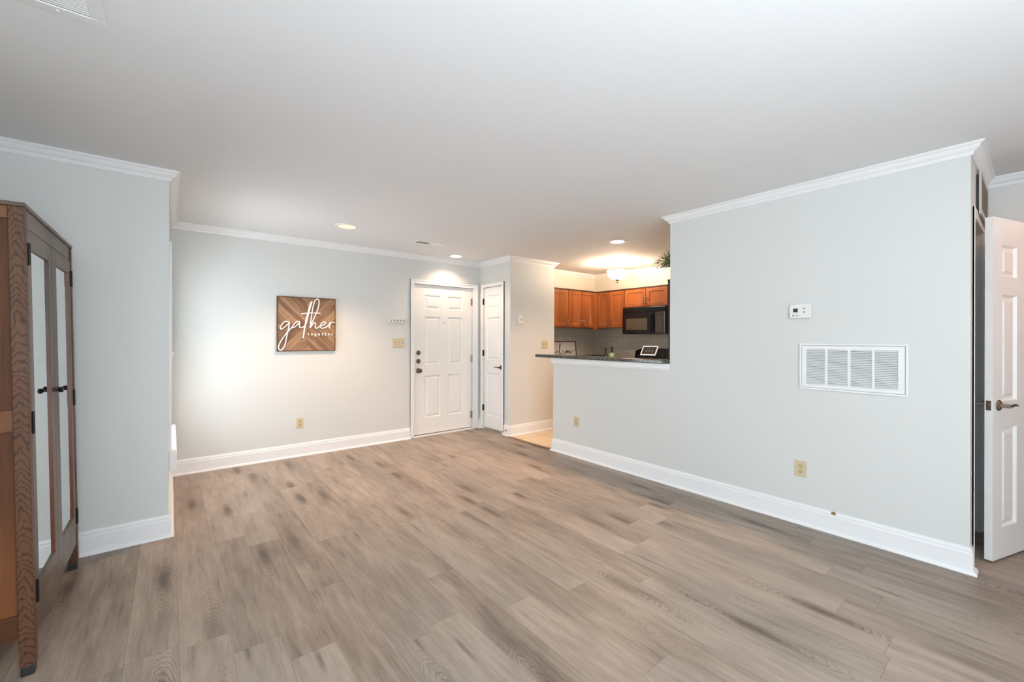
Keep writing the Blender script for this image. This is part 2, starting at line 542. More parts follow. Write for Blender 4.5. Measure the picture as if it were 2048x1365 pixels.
# ------------------------------------------------------------------ room constants
H = 2.44
XB, YA, YL, XL = 3.54, 5.205, 3.651, -0.012
YP = 2.107          # end of the full-height wall, start of the pony wall
YE = 3.62           # far end of the pony wall
YR = 0.245          # hall side of the right-hand wall
XC, YC, XCE = 3.575, 4.485, 4.405     # closet box: front plane, kitchen-side plane, its far corner
XK, YK = 5.83, 4.92                    # kitchen back corner
XH = 4.42           # end of the hallway
XW, YW = -1.06, -1.6                   # left wall, rear wall
T = .12

# floors and ceiling
struct('floor', MB().box(XW - T, XB + .01, YW - T, YA + T, -.12, 0).box(XB + .01, 5.6, YW - T, 1.2, -.12, 0).box(XB + .01, XC + .06, YC, YA + T, -.12, 0), M['floor'], 'grey-brown oak plank floor')
struct('floor', MB().box(XB + .01, XK + T, 1.2, YC, -.12, .002).box(XC + .06, XK + T, YC, YA + T, -.12, .002), M['tile_floor'], 'cream tile floor of the kitchen')
struct('ceiling', MB().box(XW - T, XK + T, YW - T, YA + T, H, H + .12), M['ceiling'])
struct('trim_1', MB().box(XB - .022, XB + .028, YE, YC - .0, 0.0, .009, .003), mat('brown_threshold', (0.20, 0.13, 0.08), .4), 'brown threshold strip between plank and tile')

# walls
struct('wall_front_left', MB().box(XW - T, XL, YL, YL + .15, 0, H), M['wall'], 'wall beside the armoire')
# return wall with the side window opening
WY0, WY1, WZ0, WZ1 = 3.95, 5.0, .52, 1.95
w = MB().box(XL - .15, XL, YL + .15, WY0, 0, H).box(XL - .15, XL, WY1, YA + T, 0, H)
w.box(XL - .15, XL, WY0, WY1, 0, WZ0).box(XL - .15, XL, WY0, WY1, WZ1, H)
struct('wall_window_side', w, M['wall'], 'short wall holding the side window')
# back wall with the entry door opening
DX0, DX1, DZ1 = 2.515, 3.45, 2.058
w = MB().box(XL, DX0, YA, YA + T, 0, H).box(DX1, XCE, YA, YA + T, 0, H).box(DX0, DX1, YA, YA + T, DZ1, H)
w.box(DX0 - .1, DX1 + .1, YA + T, YA + T + .05, 0, H)  # added block behind the entry door, keeps daylight from leaking under it
struct('wall_back', w, M['wall'], 'back wall with the entry door')
# closet box
CY0, CY1, CZ1 = 4.658, 5.116, 2.07
w = MB().box(XC, XC + .1, YC, CY0, 0, H).box(XC, XC + .1, CY1, YA + T, 0, H).box(XC, XC + .1, CY0, CY1, CZ1, H)
w.box(XC + .1, XCE, YC, YC + .1, 0, H)
struct('wall_closet', w, M['wall'], 'corner closet walls')
# kitchen walls
struct('wall_kitchen_back', MB().box(XCE, XK + T, YK, YK + T, 0, H).box(XCE - .1, XCE, YC + .1, YK + T, 0, H), M['kitchen_wall'], 'cream kitchen back wall')
struct('wall_kitchen_right', MB().box(XK, XK + T, 1.2 - T, YK, 0, H).box(XB + T, XK, 1.2 - T, 1.2, 0, H), M['kitchen_wall'], 'cream kitchen wall behind the range')
struct('trim_2', MB().box(XCE, XK - .008, YK - .008, YK, 1.0, 1.52), M['tile_back'], 'tile backsplash on the kitchen back wall')
struct('trim_3', MB().box(XK - .008, XK, 1.9, YK - .008, .9, 1.80), M['tile_right'], 'tile backsplash behind the range')
# right-hand wall, pony wall, hall
HX0, HX1 = 3.70, 4.34
struct('wall_right', MB().box(XB, XB + T, YR, YP, 0, H), M['wall'], 'right-hand wall with the thermostat')
struct('wall_pony', MB().box(XB, XB + T, YP, YE, 0, 1.10), M['wall'], 'half-height wall below the granite ledge')
w = MB().box(XB + T, HX0, YR, YR + .1, 0, H).box(HX1, XH, YR, YR + .1, 0, H).box(HX0, HX1, YR, YR + .1, 2.06, H)
w.box(XB + T, XH + T, 1.0 - .05, 1.0, 0, H).box(XH, XH + T, YR, .95, 0, H)
struct('wall_hall_side', w, M['wall'], 'hall side of the right-hand wall')
OY0, OY1 = -.70, -.02
w = MB().box(XH, XH + T, OY1, YR, 0, H).box(XH, XH + T, YW, OY0, 0, H).box(XH, XH + T, OY0, OY1, 2.08, H)
w.box(5.5, 5.6, YW, YR + .1, 0, H).box(XH + T, 5.5, YR, YR + .1, 0, H)
struct('wall_hall_end', w, M['wall'], 'end wall of the hallway')
LY0, LY1, LZ0, LZ1 = -1.4, .4, .65, 2.15
struct('wall_left', MB().box(XW - T, XW, YW, LY0, 0, H).box(XW - T, XW, LY1, YL, 0, H).box(XW - T, XW, LY0, LY1, 0, LZ0).box(XW - T, XW, LY0, LY1, LZ1, H), M['wall'])
wd = MB()
for (a, c, z0, z1) in ((LY0, LY0 + .05, LZ0, LZ1), (LY1 - .05, LY1, LZ0, LZ1), (LY0 + .05, LY1 - .05, LZ0, LZ0 + .05), (LY0 + .05, LY1 - .05, LZ1 - .05, LZ1), ((LY0 + LY1) / 2 - .025, (LY0 + LY1) / 2 + .025, LZ0 + .05, LZ1 - .05)):
    wd.box(XW - .08, XW - .04, a, c, z0, z1)
wf = struct('window_3', wd, M['trim'], 'white double window in the left wall')
for (a, c) in ((LY0 + .05, (LY0 + LY1) / 2 - .025), ((LY0 + LY1) / 2 + .025, LY1 - .05)):
    obj('pane', MB().box(XW - .063, XW - .057, a, c, LZ0 + .05, LZ1 - .05), M['glass'], wf)
RX0, RX1, RZ1 = -.35, 1.55, 2.18
struct('wall_rear', MB().box(XW - T, RX0, YW - T, YW, 0, H).box(RX1, 5.6, YW - T, YW, 0, H).box(RX0, RX1, YW - T, YW, RZ1, H), M['wall'])

# rear sliding glass doors (behind the camera)
wd = MB()
n = 2; ww = (RX1 - RX0) / n
for i in range(n):
    a = RX0 + i * ww + .002; c = a + ww - .004; y0 = YW - .09 + (i % 2) * .035
    for bx in ((a, a + .05, .02, RZ1), (c - .05, c, .02, RZ1), (a + .05, c - .05, .02, .10), (a + .05, c - .05, RZ1 - .06, RZ1)):
        wd.box(bx[0], bx[1], y0, y0 + .03, bx[2], bx[3])
wd.box(RX0, RX1, YW - .1, YW - .01, 0, .02)
wf = struct('window_1', wd, M['trim'], 'white sliding glass doors in the rear wall')
for i in range(n):
    a = RX0 + i * ww + .052; c = RX0 + (i + 1) * ww - .052; y0 = YW - .08 + (i % 2) * .035
    obj('pane', MB().box(a, c, y0, y0 + .006, .10, RZ1 - .06), M['glass'], wf)
# side window
wd = MB()
x0 = XL - .13
for (a, c, z0, z1) in ((WY0, WY0 + .04, WZ0, WZ1), (WY1 - .04, WY1, WZ0, WZ1), (WY0 + .04, WY1 - .04, WZ0, WZ0 + .05), (WY0 + .04, WY1 - .04, WZ1 - .05, WZ1), (WY0 + .04, WY1 - .04, 1.20, 1.24)):
    wd.box(x0, x0 + .035, a, c, z0, z1)
wf = struct('window_2', wd, M['trim'], 'white side window with a deep stool')
obj('pane', MB().box(x0 + .012, x0 + .018, WY0 + .04, WY1 - .04, WZ0 + .05, WZ1 - .05), M['glass'], wf)
cs = MB()
cs.box(XL, XL + .016, WY0 - .07, WY0, WZ0, WZ1 + .07).box(XL, XL + .016, WY1, WY1 + .07, WZ0, WZ1 + .07).box(XL, XL + .016, WY0, WY1, WZ1, WZ1 + .07)
obj('casing', cs, M['trim'], wf)
obj('stool', MB().box(XL, XL + .046, WY0 - .10, WY1 + .10, WZ0 - .135, WZ0, .004), M['trim'], wf)
obj('blind_cleat', MB().box(XL + .016, XL + .026, WY0 - .045, WY0 - .025, 1.19, 1.23), M['trim'], wf)

# ------------------------------------------------------------------ mouldings
CROWN = [(0, H), (0, 2.377), (.008, 2.377), (.009, 2.384), (.013, 2.386), (.014, 2.394), (.022, 2.399), (.031, 2.407), (.037, 2.416), (.042, 2.425), (.050, 2.427), (.051, 2.432), (.057, 2.433), (.057, H)]
BASE = [(0, 0), (.030, 0), (.030, .006), (.026, .014), (.020, .019), (.0145, .021), (.0145, .112), (.011, .119), (.0085, .122), (.0105, .125), (.0105, .131), (.006, .139), (.0045, .146), (0, .147)]
cr = MB().sweep([(XW, YL), (XL, YL), (XL, YA), (XC, YA), (XC, YC), (XCE, YC), (XCE, YK), (XK, YK), (XK, 1.2)], CROWN, -1)
struct('trim_4', cr, M['trim'], 'white crown moulding around the room and kitchen')
cr = MB().sweep([(XB + T, YP), (XB, YP), (XB, YR), (XH, YR), (XH, YW)][::-1], CROWN, +1)
struct('trim_5', cr, M['trim'], 'white crown moulding on the right-hand wall')
struct('baseboard_left', MB().sweep([(XW, YL), (XL, YL), (XL, YA), (DX0 - .058, YA)], BASE, -1), M['trim'])
bb = MB().sweep([(DX1 + .085, YA), (XC, YA), (XC, CY1 + .048)], BASE, -1)
bb.sweep([(XC, CY0 - .048), (XC, YC), (XCE, YC)], BASE, -1)
struct('baseboard_back', bb, M['trim'])
bb = MB().sweep([(XB + T, YE), (XB, YE), (XB, YR), (XB + .062, YR)], BASE, -1)
br = struct('baseboard_right', bb, M['trim'])
obj('paint_chip', MB().box(XB - .012, XB - .002, .868, .892, .128, .1465, .002), M['chip'], br, label='bare wood chip in the baseboard cap')
struct('baseboard_hall', MB().sweep([(HX1 + .05, YR), (XH, YR), (XH, OY1 + .06)], BASE, -1), M['trim'])
# board under the granite ledge
struct('trim_6', MB().sweep([(XB + T, YE), (XB, YE), (XB, YP - .0)], [(0, 1.10), (0, 1.036), (.012, 1.036), (.014, 1.05), (.017, 1.055), (.017, 1.10)], -1), M['trim'], 'white trim board under the granite ledge')

# ------------------------------------------------------------------ doors
PAN = [(0, 0), (.008, .015), (.018, .015), (.040, .004)]


def casing(u0, u1, z1, cw, place, name, label, cwr=None):
    """door casing of two stepped boards around an opening; place(u, z, out)"""
    cwr = cwr or cw
    c = MB()
    for (a, bq, o) in ((0, 1, .014), (.62, 1, .020)):
        def bd(ua, ub, za, zb):
            pts = [place(x, z, y) for z in (za, zb) for y in (0, o) for x in (ua, ub)]
            bI = len(c.v); c.v += pts
            for f in ((0, 2, 3, 1), (4, 5, 7, 6), (0, 1, 5, 4), (2, 6, 7, 3), (0, 4, 6, 2), (1, 3, 7, 5)): c.f.append(tuple(bI + i for i in f))
        bd(u0 - cw * bq, u0 - cw * a, 0.006, z1 + cw * bq)
        bd(u1 + cwr * a, u1 + cwr * bq, 0.006, z1 + cw * bq)
        bd(u0 - cw * a, u1 + cwr * a, z1 + cw * a, z1 + cw * bq)
    struct(name, c, M['trim'], label)


def slab(u0, u1, z0, z1, th, panels, place, both=False):
    s = MB().panel_face(u0, u1, z0, z1, panels, place, PAN)
    if both: s.panel_face(u0, u1, z0, z1, panels, lambda u, w, d: place(u, w, th - d), PAN)
    else: s.quad([place(u0, z0, th), place(u1, z0, th), place(u1, z1, th), place(u0, z1, th)])
    for (a, bq) in (((u0, z0), (u1, z0)), ((u1, z0), (u1, z1)), ((u1, z1), (u0, z1)), ((u0, z1), (u0, z0))):
        s.quad([place(*a, 0), place(*bq, 0), place(*bq, th), place(*a, th)])
    return s


# door 1: the entry door (slab set 25 mm into the opening)
DY = YA + .022
pl1 = lambda u, w, d: (u, DY + d, w)
pans = [(a, bq, c, d) for (a, bq) in ((2.686, 2.921), (3.044, 3.279)) for (c, d) in ((.25, .815), (.97, 1.625), (1.728, 1.918))]
casing(DX0, DX1, DZ1, .056, lambda u, z, o: (u, YA - o, z), 'trim_7', 'white casing of the entry door', .078)
d1 = struct('door_1', slab(DX0 + .006, DX1 - .006, .03, DZ1 - .004, .04, pans, pl1), M['door'], 'white six-panel entry door')
props(d1, cat='door')
struct('trim_8', MB().box(DX0, DX1, YA - .018, YA + T, .0, .018, .003), M['trim'], 'white threshold under the entry door')
for z in (1.133, 1.02):
    k = obj('deadbolt', MB().lathe([(.0, .0), (.031, .0), (.031, .006), (.027, .011), (.018, .014), (.018, .020), (0, .021)], (2.588, DY, z), 'y', 24, -1), M['bronze'], d1, smooth=True)
    obj('thumb_turn', MB().box(2.583, 2.593, DY - .036, DY - .019, z - .016, z + .016, .003), M['bronze'], k)
k = obj('door_knob', MB().lathe([(0, 0), (.034, 0), (.034, .006), (.026, .012), (.012, .016), (.012, .034), (.022, .040), (.029, .050), (.029, .060), (.022, .069), (0, .072)], (2.588, DY, .892), 'y', 24, -1), M['bronze'], d1, smooth=True)
obj('peephole', MB().lathe([(0, 0), (.007, 0), (.006, .003), (0, .003)], (2.983, DY, 1.545), 'y', 14, -1), M['bronze'], d1)
for z in (1.86, 1.03, .21):
    hb = MB().tube([(DX1 - .004, DY - .006, z - .05), (DX1 - .004, DY - .006, z + .05)], .007, 8).box(DX1 - .028, DX1 - .006, DY - .003, DY - .0005, z - .048, z + .048)
    obj('hinge', hb, M['nickel'], d1)
for z in (1.02, .892):
    obj('strike_plate', MB().box(DX0 + .0002, DX0 + .003, DY - .002, DY + .02, z - .03, z + .03), M['dark_hinge'], d1)

# door 2: narrow closet door
pl2 = lambda u, w, d: (XC + .016 + d, u, w)
pans = [(4.738, 5.050, c, d) for (c, d) in ((.216, .83), (1.02, 1.627), (1.766, 1.949))]
casing(CY0, CY1, CZ1, .044, lambda u, z, o: (XC - o, u, z), 'trim_9', 'white casing of the narrow closet door')
d2 = struct('door_2', slab(CY0 + .004, CY1 - .004, .035, CZ1 - .005, .035, pans, pl2), M['door'], 'narrow white three-panel closet door')
props(d2, cat='door')


def lever(parent, c, nrm, along, name='lever_handle', world=True, mk='nickel', ln=.115):
    """rosette, neck and a curved lever; c: centre on the door face, nrm: out of the face, along: lever direction"""
    c, nrm, along = Vector(c), Vector(nrm), Vector(along)
    q = MB(); n = 24
    s = MB().lathe([(0, 0), (.033, 0), (.033, .005), (.025, .011), (.013, .014), (.012, .05), (0, .05)], (0, 0, 0), 'z', n)
    rot = Vector((0, 0, 1)).rotation_difference(nrm).to_matrix().to_4x4()
    s.move(Matrix.Translation(c) @ rot); q.v += s.v; q.f += s.f
    pts = [c + nrm * .046 - along * .010, c + nrm * .048 + along * .02, c + nrm * .05 + along * .055 + Vector((0, 0, .006)), c + nrm * .047 + along * (ln - .03) + Vector((0, 0, .002)), c + nrm * .042 + along * (ln - .01) + Vector((0, 0, -.005)), c + nrm * .042 + along * ln + Vector((0, 0, .002))]
    q.tube(smooth_pts(pts, 4), [.010 - .006 * i / 20 for i in range(21)], 10)
    return obj(name, q, M[mk], parent, world=world, smooth=True)


lever(d2, (XC + .016, 4.706, .921), (-1, 0, 0), (0, 1, 0), mk='bronze')
for z in (1.865, 1.116, .316):
    obj('hinge', MB().tube([(XC - .008, CY1 + .001, z - .045), (XC - .008, CY1 + .001, z + .045)], .0075, 8).box(XC - .002, XC + .012, CY1 - .003, CY1 + .0, z - .043, z + .043), M['dark_hinge'], d2)

# door 3: hallway door standing open (own frame: u along the door from its free edge, w up, d through it)
d3 = struct('door_3', MB(), M['door'])
bpy.data.objects.remove(d3)
ang = math.atan2(-.30, .95)
d3 = thing('door_3', 'white six-panel door standing open in the hallway', 'door', (3.797, .172, 0), (0, 0, ang), kind='structure')
pl3 = lambda u, w, d: (u, d, w)
DW = .655
pans = [(a, bq, c, d) for (a, bq) in ((.105, .285), (.37, .55)) for (c, d) in ((.20, .80), (.96, 1.60), (1.71, 1.90))]
obj('door_leaf', slab(0, DW, .014, 2.062, .035, pans, pl3, True), M['door'], d3, world=False)
lever(d3, (.062, 0, .937), (0, -1, 0), (1, 0, 0), world=False, mk='nickel')
lever(d3, (.062, .035, .937), (0, 1, 0), (1, 0, 0), world=False, mk='nickel')
lt = MB().box(-.0012, .0005, .006, .029, .908, .966, .0005).lathe([(0, 0), (.008, 0), (.007, .006), (0, .006)], (-.001, .0175, .937), 'x', 14, -1)
obj('latch_plate', lt, M['nickel'], d3, world=False)
casing(OY0, OY1, 2.08, .055, lambda u, z, o: (XH - o, u, z), 'trim_10', 'white casing of the hallway doorway')

# door 4: hall closet door in the recess, seen almost edge-on
pl4 = lambda u, w, d: (u, YR + .052 + d, w)
pans = [(a, bq, c, d) for (a, bq) in ((HX0 + .10, HX0 + .27), (HX1 - .27, HX1 - .10)) for (c, d) in ((.20, .80), (.96, 1.60), (1.71, 1.90))]
d4 = struct('door_4', slab(HX0 + .004, HX1 - .004, .03, 2.055, .035, pans, pl4), M['door'], 'white closet door seen edge-on behind the open door')
props(d4, cat='door')
casing(HX0, HX1, 2.06, .05, lambda u, z, o: (u, YR - o * .5, z), 'trim_11', 'white casing of the hall closet door')

# ------------------------------------------------------------------ armoire (leans back very slightly)
AW, AD, AH = 1.015, .50, 1.845
tilt = .0185
arm = thing('armoire', 'tall oak armoire with two mirrored doors at the left edge', 'armoire', (-.915, 2.486, 0), (0, -tilt, 0))
# own frame: x 0..AD (front at AD), y 0..AW, z up
PW = .044
for (px, py, nm) in ((AD - PW, 0, 1), (AD - PW, AW - PW, 1), (0, 0, 0), (0, AW - PW, 0)):
    z0 = -.0015 if nm else .001
    lg = obj('corner_post', MB().box(px, px + PW, py, py + PW, .03, AH - .012, .003), M['armoire_post'], arm, world=False)
    obj('foot_cap', MB().box(px + .003, px + PW - .003, py + .003, py + PW - .003, z0 - (.008 if nm else 0), .03, .003), M['black_matte'], lg, world=False)
obj('top_board', MB().box(-.004, AD + .003, -.003, AW + .003, AH - .012, AH + .004, .002), M['armoire_front'], arm, world=False)
for y0 in (.006, AW - .036):
    y1 = y0 + .030
    for (z0, z1) in ((AH - .062, AH - .012), (.955, 1.04), (.142, .235)):
        obj('side_rail', MB().box(PW, AD - PW, y0, y1, z0, z1, .003), M['armoire_rail'], arm, world=False)
    ym = (y0 + y1) / 2
    obj('side_panel', MB().box(PW - .002, AD - PW + .002, ym - .004, ym + .004, .235, .955), M['armoire'], arm, world=False)
    obj('side_panel', MB().box(PW - .002, AD - PW + .002, ym - .004, ym + .004, 1.04, AH - .062), M['armoire'], arm, world=False)
obj('back_panel', MB().box(.004, .012, PW, AW - PW, .15, AH - .02), M['armoire'], arm, world=False)
obj('bottom_board', MB().box(.012, AD - .03, .036, AW - .036, .215, .235), M['armoire'], arm, world=False)
obj('front_rail', MB().box(AD - .03, AD - .004, PW, AW - PW, AH - .085, AH - .012, .002), M['armoire_front'], arm, world=False)
obj('front_rail', MB().box(AD - .03, AD - .004, PW, AW - PW, .135, .225, .002), M['armoire_front'], arm, world=False)
DZ0, DZT = .230, AH - .089
FX = AD - .002     # front of the doors


def mirror_door(y0, y1, s0, s1, hinge_y, knob_y):
    d = MB()
    d.box(FX - .026, FX, y0, y0 + s0, DZ0, DZT, .002).box(FX - .026, FX, y1 - s1, y1, DZ0, DZT, .002)
    d.box(FX - .026, FX, y0 + s0, y1 - s1, DZT - .075, DZT, .001).box(FX - .026, FX, y0 + s0, y1 - s1, DZ0, DZ0 + .08, .001)
    dr = obj('door', d, M['armoire_front'], arm, world=False)
    g = MB().box(FX - .014, FX - .0075, y0 + s0 - .004, y1 - s1 + .004, DZ0 + .076, DZT - .071)
    obj('mirror', g, M['mirror'], dr, world=False)
    e = MB().box(FX - .0075, FX - .001, y1 - s1 - .003, y1 - s1 - .0002, DZ0 + .081, DZT - .076).box(FX - .0075, FX - .001, y0 + s0 + .0002, y0 + s0 + .003, DZ0 + .081, DZT - .076)
    obj('inner_bead', e, M['armoire_inner'], dr, world=False, label='red-brown bead round the mirror')
    for z in (1.655, .98, .20 + .1):
        h = MB().tube([(FX + .004, hinge_y, z - .045), (FX + .004, hinge_y, z + .045)], .005, 8)
        h.box(FX - .001, FX + .002, hinge_y - .012, hinge_y + .012, z - .042, z + .042)
        obj('hinge', h, M['dark_hinge'], dr, world=False)
    k = MB().lathe([(0, 0), (.008, 0), (.006, .006), (.006, .016), (.011, .021), (.013, .028), (.010, .034), (0, .036)], (FX, knob_y, 1.07), 'x', 18)
    obj('knob', k, M['dark_hinge'], dr, world=False, smooth=True)


ymid = .484
mirror_door(PW + .003, ymid - .002, .058, .062, PW + .002, ymid - .030)
mirror_door(ymid + .002, AW - PW - .003, .10, .058, AW - PW - .002, ymid + .075)

# ------------------------------------------------------------------ wooden "gather together" sign
SX0, SX1, SZ0, SZ1 = .893, 1.503, 1.181, 1.786
scx, scz = (SX0 + SX1) / 2, (SZ0 + SZ1) / 2
sg = thing('wooden_sign', 'square slatted wood sign with white gather lettering on back wall', 'wall sign', (scx, YA, scz))
YS = YA - .026
obj('slat_board', MB().box(SX0 + .006, SX1 - .006, YS, YA - .004, SZ0 + .006, SZ1 - .006), sign_plank_material(0, 0), sg)
fr = MB()
for (a, c, d, e) in ((SX0, SX0 + .009, SZ0, SZ1), (SX1 - .009, SX1, SZ0, SZ1), (SX0 + .009, SX1 - .009, SZ0, SZ0 + .009), (SX0 + .009, SX1 - .009, SZ1 - .009, SZ1)):
    fr.box(a, c, YS - .005, YA - .002, d, e, .001)
obj('edge_frame', fr, M['frame_brown'], sg)


def sxz(p):
    """point traced in the enlarged view of the sign -> x, z on the board"""
    # bilinear inverse over the four corners, good to a millimetre
    TL, TR, BL, BR = (118, 130), (1248, 180), (140, 1210), (1272, 1175)
    s = (p[0] - 129) / 1132.0; t = .5
    for _ in range(6):
        yt = TL[1] + (TR[1] - TL[1]) * s; yb = BL[1] + (BR[1] - BL[1]) * s
        t = (p[1] - yt) / (yb - yt)
        xl = TL[0] + (BL[0] - TL[0]) * t; xr = TR[0] + (BR[0] - TR[0]) * t
        s = (p[0] - xl) / (xr - xl)
    return SX0 + s * (SX1 - SX0), SZ1 - t * (SZ1 - SZ0)


GATHER = [
    [(350, 640), (325, 628), (285, 625), (245, 650), (208, 705), (190, 750), (205, 777), (242, 757), (292, 717), (330, 680), (348, 655)],
    [(352, 640), (345, 735), (325, 830), (305, 950), (290, 1045), (262, 1125), (222, 1178), (185, 1178), (166, 1132), (182, 1062), (222, 980), (272, 900), (332, 820), (392, 752), (425, 712)],
    [(545, 632), (505, 622), (465, 648), (425, 700), (407, 735), (424, 748), (465, 722), (512, 675), (546, 640)],
    [(548, 632), (540, 690), (552, 738), (585, 742), (630, 715), (668, 665)],
    [(668, 665), (705, 500), (735, 380), (762, 270), (772, 235)],
    [(765, 232), (730, 330), (690, 490), (660, 640), (640, 770), (628, 870), (620, 945)],
    [(568, 478), (650, 464), (760, 455), (870, 455), (945, 460)],
    [(748, 742), (756, 640), (768, 520), (784, 390), (808, 275), (845, 200), (882, 183), (908, 215), (910, 285), (885, 395), (845, 500), (800, 600), (765, 680), (747, 745)],
    [(750, 742), (785, 690), (820, 648), (848, 645), (850, 690), (852, 735), (880, 750), (925, 722), (955, 695)],
    [(940, 712), (990, 692), (1040, 665), (1052, 638), (1022, 625), (982, 645), (950, 690), (955, 732), (992, 748), (1052, 732), (1104, 702), (1130, 660)],
    [(1143, 628), (1140, 680), (1126, 748)],
    [(1130, 705), (1160, 650), (1200, 625), (1240, 642)],
]
lt = MB()
for k, st in enumerate(GATHER):
    pts = []
    for p in st:
        xx, zz = sxz(p); pts.append((xx, YS - .008, zz))
    lt.tube(smooth_pts(pts, 6), .0062 if k != 5 else .0075, 8)
obj('gather_lettering', lt, M['sign_white'], sg, smooth=True, label='raised white script reading gather')
TG = {  # slab letters in a 1 x 1 body, ascenders to 1.5, descenders to -.5
    't': [[(.45, 1.4), (.45, .25), (.6, .02), (.85, .1)], [(.1, .95), (.85, .95)]],
    'o': [[(.5, 1), (.15, .8), (.12, .3), (.5, 0), (.88, .3), (.85, .8), (.5, 1)]],
    'g': [[(.5, 1), (.18, .85), (.18, .45), (.5, .3), (.8, .45), (.8, .85), (.5, 1)], [(.78, .9), (1.0, 1.0)], [(.25, .33), (.2, .12), (.75, .05), (.85, -.25), (.5, -.48), (.1, -.3), (.2, .05)]],
    'e': [[(.12, .52), (.88, .52), (.82, .85), (.5, 1), (.15, .8), (.12, .3), (.5, 0), (.88, .18)]],
    'h': [[(.0, 1.5), (.2, 1.5), (.2, 0)], [(.02, 0), (.4, 0)], [(.2, .75), (.5, 1), (.75, .85), (.78, 0)], [(.62, 0), (.98, 0)]],
    'r': [[(.05, .97), (.28, .97), (.28, 0)], [(.05, 0), (.6, 0)], [(.28, .7), (.6, .98), (.92, .9)]],
}
for i, ch in enumerate('together'):
    lt = MB()
    ox = 702 + i * 68.5; oy = 889 - i * .6
    for st in TG[ch]:
        pts = [(sxz((ox + a * 36, oy - c * 38))[0], YS - .004, sxz((ox + a * 36, oy - c * 38))[1]) for (a, c) in st]
        lt.tube(pts, .0036, 6)
    obj('small_letter', lt, M['sign_white'], sg, label='small white typewriter letter of the word together')

# ------------------------------------------------------------------ wall plates and small fittings
# place functions: local (a across, b up, o out)
def on_back(cx, cz): return lambda a, b_, o: (cx + a, YA - o, cz + b_)
def on_right(cy, cz): return lambda a, b_, o: (XB - o, cy - a, cz + b_)
def on_closet(cx, cz): return lambda a, b_, o: (cx + a, YC - o, cz + b_)


def pbox(mb, pl, a0, a1, b0, b1, o0, o1, bev=0.0):
    t = MB().box(a0, a1, o0, o1, b0, b1, bev)
    mb.v, off = mb.v, len(mb.v)
    mb.v += [pl(p[0], p[2], p[1]) for p in t.v]; mb.f += [tuple(off + i for i in f) for f in t.f]
    return mb


def outlet(pl, loc, label):
    t = thing('wall_outlet', label, 'outlet', loc, group='almond wall outlets')
    obj('cover_plate', pbox(MB(), pl, -.036, .036, -.058, .058, .0005, .006, .002), M['almond'], t)
    for s in (-1, 1):
        f = MB(); n = 20
        ring = [(.0165 * math.cos(2 * PI * k / n), s * .0205 + max(-.0135, min(.0135, .0165 * math.sin(2 * PI * k / n)))) for k in range(n)]
        b0 = len(f.v); f.v += [pl(a, b_, .006) for a, b_ in ring] + [pl(a, b_, .0078) for a, b_ in ring]
        f.f.append(tuple(range(n, 2 * n)))
        for k in range(n): f.f.append((k, (k + 1) % n, n + (k + 1) % n, n + k))
        so = obj('socket', f, M['almond_dark'], t)
        sl = MB()
        for (a0, a1, z0, z1) in ((-.0075, -.0055, 0, .009), (.0055, .0075, 0, .008), (-.002, .002, -.009, -.005)):
            pbox(sl, pl, a0, a1, s * .0205 + z0, s * .0205 + z1, .0075, .0082)
        obj('slots', sl, M['slot'], so)
    obj('screw', pbox(MB(), pl, -.003, .003, -.003, .003, .006, .0072, .001), M['almond_dark'], t)
    return t


outlet(on_back(1.129, .372), (1.129, YA, .315), 'almond outlet on the back wall below the wooden sign')
outlet(on_right(3.247, .395), (XB, 3.247, .337), 'almond outlet low on the half wall under the granite ledge')
outlet(on_right(1.077, .395), (XB, 1.077, .337), 'large near almond outlet on right wall below the white grille')


def switch_plate(pl, loc, w_, gangs, label, name='light_switch'):
    t = thing(name, label, 'light switch', loc, group='almond switch plates')
    obj('cover_plate', pbox(MB(), pl, -w_ / 2, w_ / 2, -.059, .059, .0005, .006, .002), M['almond'], t)
    for (a, kind) in gangs:
        if kind == 'toggle':
            obj('toggle', pbox(MB(), pl, a - .005, a + .005, -.004, .014, .006, .017, .002), M['almond_dark'], t)
        else:
            k = obj('rocker', pbox(MB(), pl, a - .016, a + .016, -.030, .030, .006, .0085, .001), M['white_plastic'], t, label='white two-button insert')
            obj('button', pbox(MB(), pl, a - .008, a + .008, .007, .019, .0085, .011, .001), M['slot'], k)
            obj('button', pbox(MB(), pl, a - .008, a + .008, -.019, -.007, .0085, .011, .001), M['slot'], k)
    return t


switch_plate(on_back(2.298, 1.268), (2.298, YA, 1.21), .166, [(-.046, 'toggle'), (0, 'toggle'), (.046, 'rocker')], 'wide almond three-gang switch plate left of the entry door')
switch_plate(on_closet(4.212, 1.240), (4.212, YC, 1.18), .116, [(-.023, 'toggle'), (.023, 'toggle')], 'almond double switch plate above the granite ledge end')

# hook rail
hr = thing('hook_rail', 'small white rail of coat hooks beside the entry door', 'hook rail', (2.274, YA, 1.53))
pl = on_back(2.274, 1.553)
obj('rail', pbox(MB(), pl, -.112, .112, -.023, .023, .0005, .014, .003), M['white_plastic'], hr)
for i in range(5):
    a = -.088 + i * .044
    hk = MB().tube([pl(a, .008, .014), pl(a, .004, .030), pl(a, -.010, .034), pl(a, -.016, .026)], .0038, 8)
    hk.lathe([(0, 0), (.009, 0), (.008, .004), (0, .005)], pl(a, .008, .014), 'y', 14, -1)
    obj('hook', hk, M['nickel'], hr)

# door chime / keypad on the closet wall
ch = thing('door_chime', 'small white wall box on the closet side wall', 'wall box', (3.742, YC, 1.525))
pl = on_closet(3.742, 1.589)
obj('case', pbox(MB(), pl, -.040, .040, -.064, .064, .0005, .024, .006), M['white_plastic'], ch)
obj('button', pbox(MB(), pl, .004, .020, -.012, .006, .024, .027, .002), M['gray_plastic'], ch)
obj('indicator', pbox(MB(), pl, .006, .014, .040, .046, .024, .0255), M['gray_plastic'], ch)

